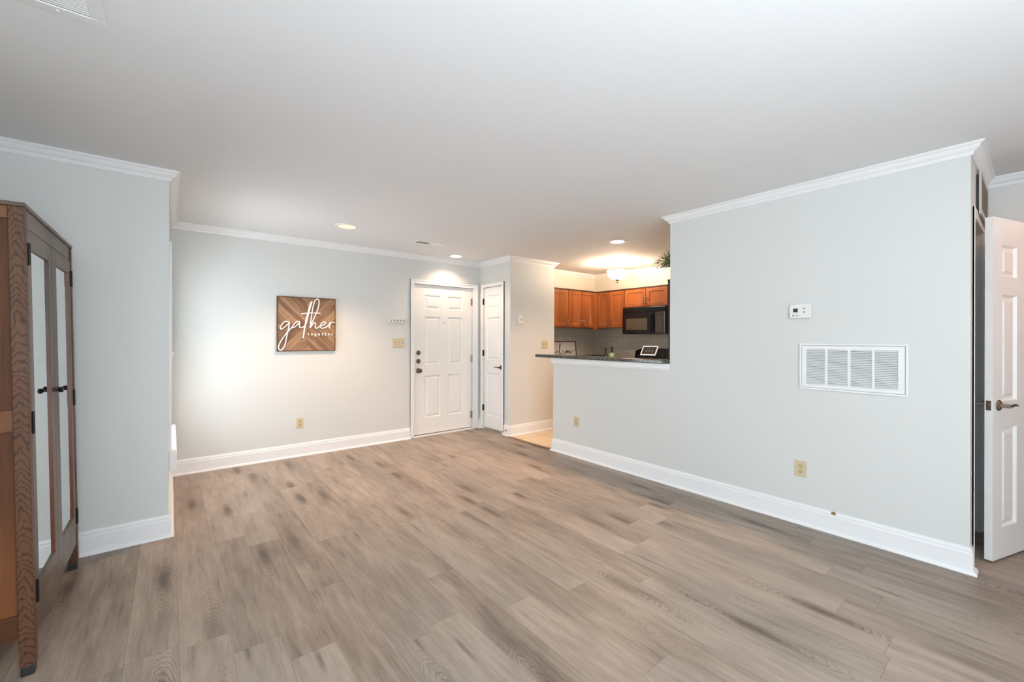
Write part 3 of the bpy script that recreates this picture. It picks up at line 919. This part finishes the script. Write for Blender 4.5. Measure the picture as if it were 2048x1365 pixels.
# thermostat
th = thing('thermostat', 'white thermostat with a small display on the right wall', 'thermostat', (XB, 1.075, 1.475))
pl = on_right(1.075, 1.532)
q = MB(); n = 9
prof = []
for sgn in (1, -1):
    for k in range(n):
        tt = -1 + 2 * k / (n - 1)
        prof.append((sgn * (.068 - .006 * tt * tt) , sgn * -1 * tt * -.052 if False else (tt * .052 if sgn > 0 else -tt * .052)))
b0 = len(q.v); N = len(prof)
q.v += [pl(a, c, .0005) for a, c in prof] + [pl(a, c, .024) for a, c in prof] + [pl(a * .95, c * .92, .029) for a, c in prof]
for L_ in range(2):
    for k in range(N): q.f.append((L_ * N + k, L_ * N + (k + 1) % N, (L_ + 1) * N + (k + 1) % N, (L_ + 1) * N + k))
q.f.append(tuple(range(2 * N, 3 * N)))
obj('case', q, M['white_plastic'], th)
obj('display', pbox(MB(), pl, -.043, -.013, -.008, .019, .0285, .0300), M['lcd'], th)
for b_ in (.017, -.009): obj('button', MB().lathe([(0, 0), (.0052, 0), (.0045, .003), (0, .003)], pl(.026, b_, .029), 'x', 16, -1), M['gray_plastic'], th)
g = MB()
for (a0, a1, c0, c1) in ((-.046, -.041, -.042, -.028), (-.041, -.036, -.034, -.028), (-.025, -.022, -.040, -.033), (-.022, -.017, -.033, -.029), (-.017, -.008, -.030, -.027), (-.016, -.002, -.040, -.038)):
    pbox(g, pl, a0, a1, c0, c1, .0288, .0296)
obj('printed_marks', g, M['gray_plastic'], th)

# return-air grille on the right wall
gr = thing('return_air_grille', 'large white louvred return grille in the right wall', 'vent grille', (XB, .79, .975))
pl = on_right(.7935, 1.137)
f = MB(); hw, hh = .290, .163
for (a0, a1, c0, c1) in ((-hw, hw, hh - .013, hh), (-hw, hw, -hh, -hh + .013), (-hw, -hw + .013, -hh + .013, hh - .013), (hw - .013, hw, -hh + .013, hh - .013)):
    pbox(f, pl, a0, a1, c0, c1, .0005, .014, .003)
obj('frame', f, M['white_metal'], gr)
f = MB(); iw, ih = hw - .0155, hh - .0155
xs = [-.247, -.137, -.122, -.011, .005, .116, .129, .243]
pbox(f, pl, -iw, xs[0], -ih, ih, .002, .010); pbox(f, pl, xs[7], iw, -ih, ih, .002, .010)
for k in (1, 3, 5): pbox(f, pl, xs[k], xs[k + 1], -ih + .025, ih - .025, .002, .010)
pbox(f, pl, xs[0], xs[7], ih - .025, ih, .002, .010); pbox(f, pl, xs[0], xs[7], -ih, -ih + .025, .002, .010)
obj('face_panel', f, M['white_metal'], gr)
obj('duct_backing', pbox(MB(), pl, -iw, iw, -ih, ih, .0006, .0015), M['duct_shade'], gr)
for k in range(4):
    f = MB(); a0, a1 = xs[2 * k], xs[2 * k + 1]; nl = 22; z0, z1 = -ih + .025, ih - .025
    st = (z1 - z0) / nl
    for j in range(nl):
        zc = z0 + (j + .5) * st
        f.v, o_ = f.v, len(f.v)
        f.v += [pl(a0, zc + st * .32, .003), pl(a1, zc + st * .32, .003), pl(a1, zc - st * .36, .011), pl(a0, zc - st * .36, .011),
                pl(a0, zc + st * .42, .004), pl(a1, zc + st * .42, .004), pl(a1, zc - st * .24, .0118), pl(a0, zc - st * .24, .0118)]
        for q in ((0, 1, 2, 3), (4, 7, 6, 5), (0, 4, 5, 1), (3, 2, 6, 7), (0, 3, 7, 4), (1, 5, 6, 2)): f.f.append(tuple(o_ + i for i in q))
    obj('louvre_bank', f, M['white_metal'], gr)

# hall grille above the closet door, seen edge-on
hg = thing('hall_air_grille', 'beige grille high above the hall closet door edge', 'vent grille', (4.12, YR, 2.10))
f = MB()
gx0, gx1, gz0, gz1 = 3.84, 4.40, 2.10, 2.365
for (a0, a1, c0, c1) in ((gx0, gx1, gz0, gz0 + .03), (gx0, gx1, gz1 - .03, gz1), (gx0, gx0 + .03, gz0 + .03, gz1 - .03), (gx1 - .03, gx1, gz0 + .03, gz1 - .03)):
    f.box(a0, a1, YR - .024, YR - .0125, c0, c1, .002)
obj('frame', f, mat('aged_white_grille', (0.50, 0.47, 0.42), .5), hg)
obj('duct_box', MB().box(gx0 + .02, gx1 - .02, YR - .0125, YR - .0005, gz0 + .02, gz1 - .02), M['hall_slot'], hg)
f = MB()
for j in range(13):
    z = gz0 + .036 + j * .0155
    f.box(gx0 + .03, gx1 - .03, YR - .0225, YR - .013, z, z + .006)
obj('slats', f, mat('aged_grille_slat', (0.30, 0.27, 0.23), .6), hg)

# ceiling registers
def ceiling_frame(mb, x0, x1, y0, y1, bw, z=H, th=.006):
    for (a, c, d, e) in ((x0, x1, y0, y0 + bw), (x0, x1, y1 - bw, y1), (x0, x0 + bw, y0 + bw, y1 - bw), (x1 - bw, x1, y0 + bw, y1 - bw)):
        mb.box(a, c, d, e, z - th, z - .0005, .002)
    return mb


t = thing('ceiling_return_vent', 'large white slatted ceiling vent at the top left', 'ceiling vent', (-.45, 1.82, H))
x0, x1, y0, y1 = -.74, -.181, 1.55, 2.093
obj('frame', ceiling_frame(MB(), x0, x1, y0, y1, .038), M['white_metal'], t)
obj('duct_backing', MB().box(x0 + .03, x1 - .03, y0 + .03, y1 - .03, H - .0015, H - .0006), M['duct_shade'], t)
f = MB(); n = 34
for j in range(n):
    yc = y0 + .042 + (y1 - y0 - .084) * (j + .5) / n
    o_ = len(f.v)
    f.v += [(x0 + .038, yc - .004, H - .0017), (x1 - .038, yc - .004, H - .0017), (x1 - .038, yc + .0028, H - .0034), (x0 + .038, yc + .0028, H - .0034),
            (x0 + .038, yc - .0036, H - .0024), (x1 - .038, yc - .0036, H - .0024), (x1 - .038, yc + .003, H - .0042), (x0 + .038, yc + .003, H - .0042)]
    for q in ((0, 1, 2, 3), (4, 7, 6, 5), (0, 4, 5, 1), (3, 2, 6, 7), (0, 3, 7, 4), (1, 5, 6, 2)): f.f.append(tuple(o_ + i for i in q))
obj('slats', f, M['white_metal'], t)
obj('screw', MB().lathe([(0, 0), (.004, 0), (.003, .002), (0, .002)], (-.30, 2.075, H - .006), 'z', 12, -1), M['white_metal'], t)


def register(name, label, x0, x1, y0, y1, along):
    t = thing(name, label, 'ceiling vent', ((x0 + x1) / 2, (y0 + y1) / 2, H))
    obj('frame', ceiling_frame(MB(), x0, x1, y0, y1, .022, th=.008), M['white_metal'], t)
    obj('duct_backing', MB().box(x0 + .02, x1 - .02, y0 + .02, y1 - .02, H - .0015, H - .0006), M['slot'], t)
    for half in (0, 1):
        f = MB(); n = 6
        if along == 'x':
            a0, a1 = (x0 + .022, (x0 + x1) / 2 - .004) if half == 0 else ((x0 + x1) / 2 + .004, x1 - .022)
            for j in range(n):
                yc = y0 + .022 + (y1 - y0 - .044) * (j + .5) / n; s = .008 if half else -.008
                f.quad([(a0, yc - s, H - .002), (a1, yc - s, H - .002), (a1, yc + s, H - .010), (a0, yc + s, H - .010)])
        else:
            a0, a1 = (y0 + .022, (y0 + y1) / 2 - .006) if half == 0 else ((y0 + y1) / 2 + .006, y1 - .022)
            for j in range(n):
                xc = x0 + .022 + (x1 - x0 - .044) * (j + .5) / n; s = .006
                f.quad([(xc + s, a0, H - .002), (xc + s, a1, H - .002), (xc - s * .2, a1, H - .010), (xc - s * .2, a0, H - .010)])
        o = obj('louvre_bank', f, M['white_metal'], t)
        md = o.modifiers.new('thick', 'SOLIDIFY'); md.thickness = .0012
    return t


register('ceiling_register', 'small white ceiling register between the two living room downlights', 2.165, 2.515, 4.40, 4.535, 'x')
register('ceiling_register', 'kitchen ceiling register right of the bowl light', 5.31, 5.46, 3.40, 3.71, 'y')

# recessed downlights
def downlight(x, y, lit, label, r=.105):
    t = thing('recessed_downlight', label, 'downlight', (x, y, H), group='ceiling downlights')
    tr_ = MB().lathe([(r - .030, -.001), (r - .028, -.010), (r - .006, -.008), (r, -.001), (r - .030, -.001)], (x, y, H), 'z', 40)
    obj('trim_ring', tr_, M['white_metal'], t, smooth=True)
    if lit:
        obj('lens', MB().lathe([(0, -.004), (r - .034, -.006), (r - .029, -.003)], (x, y, H), 'z', 32), M['bulb'], t, smooth=True)
    else:
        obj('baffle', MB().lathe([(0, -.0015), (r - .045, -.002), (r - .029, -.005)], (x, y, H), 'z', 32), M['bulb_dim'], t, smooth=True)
    return t


downlight(1.355, 4.30, False, 'ceiling downlight above the back wall, the nearest and leftmost', .112)
downlight(2.985, 4.925, True, 'ceiling downlight directly above the entry door', .104)
downlight(3.955, 3.01, True, 'ceiling downlight over the granite ledge in the kitchen', .10)

# hallway ceiling lamp (outside the photo, lights the open door)
t = thing('hallway_ceiling_light', 'round glass ceiling light in the hallway', 'ceiling light', (4.0, -.75, H))
obj('canopy', MB().lathe([(0, 0), (.15, 0), (.15, -.018), (0, -.018)], (4.0, -.75, H), 'z', 32), M['white_metal'], t)
obj('glass_shade', MB().lathe([(.0, -.0185), (.145, -.0185), (.145, -.022), (0, -.024)], (4.0, -.75, H), 'z', 32), M['lampglass'], t)

# added fill light shaped as a floor lamp, unseen behind the camera, lights the ceiling
t = thing('fill_uplighter', 'white uplighter floor lamp added unseen behind the viewpoint as ceiling fill', 'floor lamp', (.20, -.85, 0))
obj('base', MB().lathe([(0, .001), (.14, .001), (.14, .015), (.03, .028), (0, .028)], (.20, -.85, 0), 'z', 32), M['white_metal'], t, smooth=True)
obj('pole', MB().lathe([(0, .028), (.012, .028), (.012, 1.02), (0, 1.02)], (.20, -.85, 0), 'z', 16), M['white_metal'], t, smooth=True)
obj('lamp_shade', MB().lathe([(0, 1.02), (.06, 1.025), (.16, 1.07), (.235, 1.15), (.24, 1.18), (.234, 1.18), (.228, 1.15), (.155, 1.077), (.06, 1.033), (0, 1.03)], (.20, -.85, 0), 'z', 36), M['white_metal'], t, smooth=True)

# ------------------------------------------------------------------ kitchen: bowl light
kx, ky = 5.06, 3.85
t = thing('kitchen_ceiling_light', 'semi-flush alabaster bowl ceiling light glowing in the kitchen', 'ceiling light', (kx, ky, H))
obj('canopy', MB().lathe([(.0, -.0005), (.100, -.0005), (.100, -.010), (.085, -.020), (.03, -.026), (.012, -.030), (0, -.03)], (kx, ky, H), 'z', 36), M['nickel'], t, smooth=True)
obj('stem', MB().lathe([(0, 2.175), (.007, 2.175), (.007, 2.412), (0, 2.412)], (kx, ky, 0), 'z', 12), M['nickel'], t)
bw = [(.020, 2.186), (.055, 2.190), (.090, 2.203), (.115, 2.225), (.130, 2.255), (.136, 2.285), (.140, 2.300), (.150, 2.312), (.146, 2.314), (.136, 2.303), (.131, 2.288), (.125, 2.258), (.110, 2.230), (.086, 2.209), (.055, 2.196), (.020, 2.192)]
obj('glass_bowl', MB().lathe(bw, (kx, ky, 0), 'z', 40), M['bowl'], t, smooth=True)
for k in range(3):
    a = 2 * PI * k / 3 + .5; ca, sa = math.cos(a), math.sin(a)
    obj('arm', MB().tube(smooth_pts([(kx + .010 * ca, ky + .010 * sa, 2.40), (kx + .055 * ca, ky + .055 * sa, 2.395), (kx + .085 * ca, ky + .085 * sa, 2.36), (kx + .105 * ca, ky + .105 * sa, 2.325), (kx + .134 * ca, ky + .134 * sa, 2.306)], 4), .0045, 8), M['nickel'], t)
obj('finial', MB().lathe([(0, 2.192), (.034, 2.190), (.030, 2.180), (.012, 2.172), (.010, 2.162), (.018, 2.154), (.019, 2.146), (.010, 2.138), (0, 2.134)], (kx, ky, 0), 'z', 20), M['bronze'], t, smooth=True)

# ------------------------------------------------------------------ kitchen: wall cabinets
SHK = [(0, 0), (.052, 0), (.060, .010), (.070, .010)]
CT, CB = 2.082, 1.497
FY, FXC = 4.60, 5.51    # front planes of the two runs


def pull(parent, c, out, z0, z1):
    c, out = Vector(c), Vector(out)
    p = [c + Vector((0, 0, z0)), c + out * .020 + Vector((0, 0, z0 + .006)), c + out * .030 + Vector((0, 0, (z0 * .65 + z1 * .35))), c + out * .030 + Vector((0, 0, (z0 * .35 + z1 * .65))), c + out * .020 + Vector((0, 0, z1 - .006)), c + Vector((0, 0, z1))]
    obj('handle', MB().tube(smooth_pts(p, 4), .0055, 8), M['nickel'], parent, smooth=True)


def cab_door(parent, axis, u0, u1, z0, z1, front, handle_u, hz):
    """panelled door on a cabinet; axis 'x': door faces -Y, axis 'y': door faces -X"""
    pl = (lambda u, w_, d: (u, front - .019 + d, w_)) if axis == 'x' else (lambda u, w_, d: (front - .019 + d, u, w_))
    s = MB().rings([(u0 + a, u1 - a, z0 + a, z1 - a, d) for a, d in SHK], pl)
    for (a, c) in (((u0, z0), (u1, z0)), ((u1, z0), (u1, z1)), ((u1, z1), (u0, z1)), ((u0, z1), (u0, z0))):
        s.quad([pl(*a, 0), pl(*c, 0), pl(*c, .018), pl(*a, .018)])
    s.quad([pl(u0, z0, .018), pl(u1, z0, .018), pl(u1, z1, .018), pl(u0, z1, .018)])
    d = obj('door', s, M['cherry'], parent)
    if handle_u is not None:
        pull(d, pl(handle_u, 0, 0), (0, -1, 0) if axis == 'x' else (-1, 0, 0), *hz)
    return d


def upper(axis, u0, u1, z0, z1, front, wall, doors, label, name='wall_cabinet', rail=True):
    loc = ((u0 + u1) / 2, (front + wall) / 2, z0) if axis == 'x' else ((front + wall) / 2, (u0 + u1) / 2, z0)
    t = thing(name, label, 'cabinet', loc, group='cherry wall cabinets')
    if axis == 'x': bd = MB().box(u0, u1, front, wall, z0, z1)
    else: bd = MB().box(front, wall, u0, u1, z0, z1)
    obj('carcass', bd, M['cherry'], t)
    if axis == 'x': tp = MB().box(u0, u1, front - .020, front + .01, z1, z1 + .020)
    else: tp = MB().box(front - .020, front + .01, u0, u1, z1, z1 + .020)
    obj('top_moulding', tp, M['cherry_dark'], t)
    for dd in doors: cab_door(t, axis, *dd[:2], z0 + .014, z1 - .004, front, dd[2], dd[3])
    return t


HZ = (1.535, 1.625)
upper('x', XCE + .002, 4.811, CB, CT, FY, YK - .001, [(XCE + .006, 4.806, 4.780, HZ)], 'cherry wall cabinet partly hidden by the closet corner')
upper('x', 4.814, 5.395, CB, CT, FY, YK - .001, [(4.819, 5.099, 5.075, HZ), (5.108, 5.390, 5.132, HZ)], 'double-door cherry cabinet on the back wall left of the corner')
upper('y', 4.045, 4.61, CB, CT, FXC, XK - .009, [(4.335, 4.606, 4.360, HZ), (4.052, 4.326, 4.300, HZ)], 'double-door cherry cabinet on the right wall between corner and microwave')
cc = upper('x', 5.397, XK - .009, CB, CT, FY + .012, YK - .001, [], 'narrow dark cherry filler cabinet in the kitchen corner')
obj('corner_stile', MB().box(5.398, FXC - .0005, FY - .006, FY + .011, CB + .002, CT - .002), M['cherry'], cc)
obj('light_rail', MB().box(5.398, FXC - .002, FY - .012, FY + .010, CB - .022, CB), M['cherry'], cc)
upper('y', 3.305, 4.042, 1.800, CT, FXC, XK - .009, [(3.667, 4.032, 3.694, (1.84, 1.93)), (3.312, 3.656, 3.628, (1.84, 1.93))], 'short double-door cherry cabinet above the microwave')

# ------------------------------------------------------------------ microwave
mf = 5.45
t = thing('microwave', 'black over-the-range microwave under the short cherry cabinet', 'microwave', (5.63, 3.68, 1.40))
obj('body', MB().box(mf, XK - .01, 3.31, 4.038, 1.395, 1.797, .004), M['black'], t)
dl = MB().box(mf - .018, mf - .0005, 3.475, 4.034, 1.405, 1.715, .004)
dr = obj('door', dl, M['black'], t)
obj('window', MB().box(mf - .0195, mf - .0175, 3.60, 3.965, 1.460, 1.630), M['oven_glass'], dr)
obj('handle', MB().tube(smooth_pts([(mf - .018, 3.530, 1.435), (mf - .045, 3.525, 1.46), (mf - .058, 3.522, 1.55), (mf - .045, 3.525, 1.66), (mf - .018, 3.530, 1.69)], 5), .012, 10), M['black'], dr, smooth=True)
obj('vent_strip', MB().box(mf - .012, mf - .0005, 3.315, 4.034, 1.722, 1.792, .003), M['black'], t)
cp = obj('control_panel', MB().box(mf - .017, mf - .0005, 3.334, 3.470, 1.405, 1.715, .003), M['black_matte'], t)
g = MB()
for i in range(9):
    for j in range(3):
        g.box(mf - .0185, mf - .0165, 3.37 + j * .031, 3.37 + j * .031 + .020, 1.44 + i * .025, 1.44 + i * .025 + .008)
obj('button_marks', g, M['gray_print'], cp)
obj('side_strip', MB().box(mf - .016, mf - .0005, 3.318, 3.330, 1.405, 1.715, .002), M['steel'], t)
g = MB().lathe([(0, 0), (.008, 0), (.007, .0015), (0, .0015)], (mf - .018, 3.95, 1.425), 'x', 16, -1)
obj('badge', g, M['gray_print'], dr)

# ------------------------------------------------------------------ range, base cabinets, counters
t = thing('range', 'black kitchen range with raised control panel behind the granite ledge', 'range', (5.50, 3.675, 0))
obj('body', MB().box(5.20, XK - .06, 3.298, 4.048, .003, .905, .004), M['black'], t)
obj('cooktop', MB().box(5.19, XK - .06, 3.296, 4.050, .905, .922, .004), M['black'], t)
prof = [(3.298, .922), (3.298, 1.178), (3.88, 1.178), (3.99, 1.150), (4.016, 1.125), (4.046, .922)]
q = MB(); N = len(prof)
q.v += [(5.745, a, c) for a, c in prof] + [(XK - .0095, a, c) for a, c in prof]
q.f.append(tuple(range(N))); q.f.append(tuple(range(N, 2 * N))[::-1])
for k in range(N): q.f.append((k, (k + 1) % N, N + (k + 1) % N, N + k))
bg = obj('control_panel', q, M['black'], t)
for y in (3.42, 3.52, 3.86, 3.95):
    obj('control_knob', MB().lathe([(0, 0), (.020, 0), (.018, .018), (0, .020)], (5.745, y, 1.06), 'x', 18, -1), M['black_matte'], bg)
od = obj('oven_door', MB().box(5.165, 5.199, 3.31, 4.036, .20, .80, .006), M['black'], t)
obj('handle', MB().tube([(5.15, 3.36, .76), (5.13, 3.37, .76), (5.13, 3.98, .76), (5.15, 3.99, .76)], .010, 8), M['black'], od)


def base_cab(axis, u0, u1, front, wall, label):
    loc = ((u0 + u1) / 2, (front + wall) / 2, 0) if axis == 'x' else ((front + wall) / 2, (u0 + u1) / 2, 0)
    t = thing('base_cabinet', label, 'cabinet', loc, group='cherry base cabinets')
    bx = (lambda f0, z0, z1, g=0: MB().box(u0, u1, front + f0, wall, z0, z1)) if axis == 'x' else (lambda f0, z0, z1, g=0: MB().box(front + f0, wall, u0, u1, z0, z1))
    obj('carcass', bx(0, .10, .872), M['cherry'], t)
    obj('toe_kick', bx(.06, .003, .10), M['cherry_dark'], t)
    k = max(1, round((u1 - u0) / .42)); w_ = (u1 - u0) / k
    for i in range(k): cab_door(t, axis, u0 + i * w_ + .004, u0 + (i + 1) * w_ - .004, .11, .86, front, u0 + (i + .85) * w_, (.68, .78))


base_cab('x', XCE + .002, 5.14, 4.31, YK - .01, 'cherry base cabinet along the kitchen back wall')
base_cab('y', 4.052, YK - .01, 5.20, XK - .01, 'cherry base cabinet in the kitchen corner')
base_cab('y', 2.30, 3.292, 5.20, XK - .01, 'cherry base cabinet on the near side of the range')
t = thing('granite_countertop', 'dark granite countertop along the kitchen back wall', 'countertop', (5.1, 4.6, .873))
obj('slab', MB().box(XCE + .002, XK - .009, 4.28, YK - .009, .873, .913, .003).box(5.17, XK - .009, 4.053, 4.279, .873, .913), M['granite'], t)
obj('upstand', MB().box(XCE + .002, XK - .030, YK - .030, YK - .0095, .9135, 1.043).box(XK - .030, XK - .0095, 4.66, YK - .0095, .9135, 1.043), M['granite'], t)
o = obj('granite_countertop', MB().box(5.17, XK - .009, 2.30, 3.294, .873, .913, .003), M['granite'])
props(o, 'dark granite countertop on the near side of the range', 'countertop')

# granite ledge on the half wall
q = MB()
pts = [(3.490, 3.888), (3.490, 2.150), (3.535, 2.112), (3.690, 2.112), (3.690, 3.888)]
N = len(pts); z0, z1 = 1.1005, 1.135
q.v += [(a, c, z0) for a, c in pts] + [(a, c, z1) for a, c in pts]
q.f.append(tuple(range(N))); q.f.append(tuple(range(N, 2 * N)))
for k in range(N): q.f.append((k, (k + 1) % N, N + (k + 1) % N, N + k))
o = obj('granite_ledge', q, M['granite'])
md = o.modifiers.new('edge', 'BEVEL'); md.width = .006; md.segments = 3; md.limit_method = 'ANGLE'
props(o, 'long dark granite bar ledge on top of the half wall', 'countertop')

# ------------------------------------------------------------------ things on the counters
# welcome sign leaning on the back upstand
wt = thing('welcome_sign', 'framed pale welcome sign leaning against the kitchen backsplash', 'sign', (4.93, 4.845, .9145), (-.10, 0, 0))
w_, h_ = .36, .372
obj('board', MB().box(-w_ + .012, w_ - .012, -.004, .006, .012, h_ - .012), M['sign_board'], wt, world=False)
f = MB()
for (a, c, d, e) in ((-w_, -w_ + .016, 0, h_), (w_ - .016, w_, 0, h_), (-w_ + .016, w_ - .016, 0, .016), (-w_ + .016, w_ - .016, h_ - .016, h_)):
    f.box(a, c, -.012, .010, d, e, .002)
obj('frame', f, M['frame_brown'], wt, world=False)
# script word traced in the enlarged view: x 150..740 across the visible part, 0.24..0.64 of the word
WEL = [
    [(-420, 340), (-400, 440), (-360, 470), (-310, 400), (-290, 345), (-280, 440), (-240, 470), (-190, 400), (-160, 340), (-120, 360)],
    [(-20, 430), (60, 410), (165, 400), (205, 375), (185, 360), (165, 400), (175, 455), (205, 465), (235, 420), (265, 300), (290, 180), (275, 165), (258, 280), (255, 400), (268, 470), (290, 430)],
    [(365, 345), (340, 400), (325, 460), (345, 465), (375, 445)],
    [(400, 420), (430, 385), (445, 410), (425, 450), (402, 440), (415, 400), (450, 385)],
    [(455, 350), (450, 430), (470, 385), (485, 360), (480, 430), (505, 380), (520, 365), (515, 430), (540, 410)],
    [(540, 440), (570, 400), (572, 375), (550, 380), (545, 430), (565, 462), (600, 430), (640, 375), (690, 355), (735, 350)],
]
q = MB()
sc = .60 / 740.0
for st in WEL:
    p = [((a - 150) * .000803 - .119, -.0055, .366 - (b_ - 105) * .00058) for a, b_ in st]
    q.tube(smooth_pts(p, 5), .0046, 6)
obj('welcome_lettering', q, M['ink'], wt, world=False, label='dark brush script reading welcome')

# bottles on the corner counter
b1 = thing('bottle', 'black bottle with a long neck on the kitchen counter', 'bottle', (5.45, 4.372, .9135), group='bottles on the kitchen counter')
obj('glass_body', MB().lathe([(0, 0), (.033, 0), (.035, .004), (.035, .115), (.030, .140), (.016, .170), (.0125, .185), (.0125, .215), (0, .215)], (5.45, 4.372, .9135), 'z', 24), M['bottle_dark'], b1, smooth=True)
obj('cap', MB().lathe([(0, .2152), (.0145, .2152), (.0145, .266), (0, .268)], (5.45, 4.372, .9135), 'z', 20), M['black_matte'], b1)
b2 = thing('bottle', 'green bottle with a pale green label on the kitchen counter', 'bottle', (5.45, 4.250, .9135), group='bottles on the kitchen counter')
obj('glass_body', MB().lathe([(0, 0), (.036, 0), (.038, .004), (.038, .165), (.033, .190), (.016, .212), (.013, .225), (.013, .240), (0, .240)], (5.45, 4.250, .9135), 'z', 24), M['bottle_green'], b2, smooth=True)
obj('paper_label', MB().lathe([(.0383, .10), (.0388, .10), (.0388, .180), (.0345, .190), (.0340, .190)], (5.45, 4.250, .9135), 'z', 24), M['label_green'], b2, smooth=True)
obj('cap', MB().lathe([(0, .2402), (.0150, .2402), (.0150, .288), (0, .290)], (5.45, 4.250, .9135), 'z', 20), M['black_matte'], b2)

# small framed screen on a wire easel, on the granite ledge
ft = thing('digital_frame', 'small white-framed dark screen tilted on the granite ledge', 'digital frame', (3.645, 2.408, 1.1355), (0, 0, -PI / 2))
tl = Matrix.Translation((0, 0, .030)) @ Matrix.Rotation(math.radians(-33), 4, 'X')
fw, fh = .084, .106
f = MB()
for (a, c, d, e) in ((-fw, -fw + .009, 0, fh), (fw - .009, fw, 0, fh), (-fw + .009, fw - .009, 0, .011), (-fw + .009, fw - .009, fh - .011, fh)):
    f.box(a, c, -.007, .007, d, e, .002)
obj('frame', f.move(tl), M['white_plastic'], ft, world=False)
obj('screen', MB().box(-fw + .009, fw - .009, -.004, .004, .011, fh - .011).move(tl), M['screen'], ft, world=False)
q = MB()
for st in ([(-.045, .058), (-.030, .062), (-.026, .052), (-.040, .042), (-.022, .043)], [(-.012, .060), (-.006, .044), (.002, .058), (.008, .044), (.014, .060)], [(.026, .060), (.044, .060), (.034, .042)]):
    q.tube([(a, -.0048, b_ - .002) for a, b_ in st], .0016, 6)
obj('screen_script', q.move(tl), M['screen_text'], ft, world=False)
q = MB()
for s in (-.055, .055):
    q.tube([(s, -.034, .003), (s, .040, .003), (s * .9, .036, .10)], .003, 8).tube([(s, -.034, .003), (s, -.020, .030)], .003, 8)
q.tube([(-.085, -.034, .003), (.085, -.034, .003)], .003, 8).tube([(-.055, .036, .09), (.055, .036, .09)], .003, 8)
obj('wire_easel', q, M['dark_hinge'], ft, world=False)

# refrigerator hidden behind the wall, carries the plant
t = thing('refrigerator', 'black refrigerator behind the right-hand wall', 'refrigerator', (4.05, 1.75, 0))
obj('body', MB().box(XB + T + .012, 4.38, 1.36, 2.205, .004, 1.835, .006), M['black_matte'], t)
for (z0, z1) in ((.05, 1.22), (1.23, 1.83)):
    d = obj('door', MB().box(4.385, 4.44, 1.362, 2.203, z0, z1, .006), M['black'], t)
    obj('handle', MB().tube([(4.44, 2.14, z0 + .3), (4.48, 2.14, z0 + .31), (4.48, 2.14, min(z1 - .05, z0 + .7)), (4.44, 2.14, min(z1 - .04, z0 + .71))], .010, 8), M['black'], d)

# potted plant on top of it
px, py, pz = 3.80, 2.208, 1.8355
t = thing('potted_plant', 'leafy green potted plant peeking past the right wall in kitchen', 'potted plant', (px, py, pz))
q = MB()
for z, s in ((0, .046), (.055, .050), (.062, .052), (.068, .052), (.068, .046), (.060, .045)):
    q.v += [(px + a * s, py + c * s, pz + z) for a, c in ((-1, -1), (1, -1), (1, 1), (-1, 1))]
for i in range(5):
    for k in range(4): q.f.append((i * 4 + k, i * 4 + (k + 1) % 4, i * 4 + 4 + (k + 1) % 4, i * 4 + 4 + k))
q.f.append((0, 1, 2, 3)); q.f.append((20, 21, 22, 23))
obj('planter', q, M['pot'], t)
obj('stem', MB().tube([(px, py, pz + .055), (px - .004, py + .004, pz + .12), (px, py + .006, pz + .22)], [.012, .011, .010], 8), M['stem'], t)
lf = MB(); tw = MB()
ctr = Vector((px + .0, py + .012, pz + .27))
for i in range(230):
    a = R.random() * 2 * PI; e = R.uniform(-.35, 1.25); ln = R.uniform(.09, .20)
    d = Vector((math.cos(a) * math.cos(e), math.sin(a) * math.cos(e), math.sin(e) * .85))
    p0 = Vector((px, py, pz + .20)) + d * .02; p1 = ctr + d * ln + Vector((0, 0, -.05 + R.uniform(-.02, .015)))
    if p1.z > 2.40: p1.z = 2.40 - R.random() * .03
    if i % 3 == 0: tw.tube([p0, (p0 + p1) / 2 + Vector((0, 0, .012)), p1], .0012, 5)
    for k in range(5):
        c = p0.lerp(p1, .45 + .13 * k)
        sd = Vector((R.uniform(-1, 1), R.uniform(-1, 1), R.uniform(-.6, .8))).normalized(); l2 = R.uniform(.012, .022)
        n_ = sd.cross(Vector((R.uniform(-1, 1), R.uniform(-1, 1), 1))).normalized() * l2 * .42
        lf.quad([c, c + sd * l2 * .5 + n_, c + sd * l2, c + sd * l2 * .5 - n_])
obj('twigs', tw, M['stem'], t)
obj('foliage', lf, M['leaf'], t)

# spring door stop
t = thing('door_stop', 'thin spring door stop on the baseboard beside the closet door', 'door stop', (XC - .015, 4.548, .07))
obj('spring', MB().tube([(XC - .0155, 4.548, .074), (XC - .045, 4.551, .070), (XC - .085, 4.556, .062)], .0042, 8), M['nickel'], t)
obj('base', MB().lathe([(0, 0), (.009, 0), (.008, .005), (0, .006)], (XC - .0150, 4.548, .074), 'x', 14, -1), M['dark_hinge'], t)
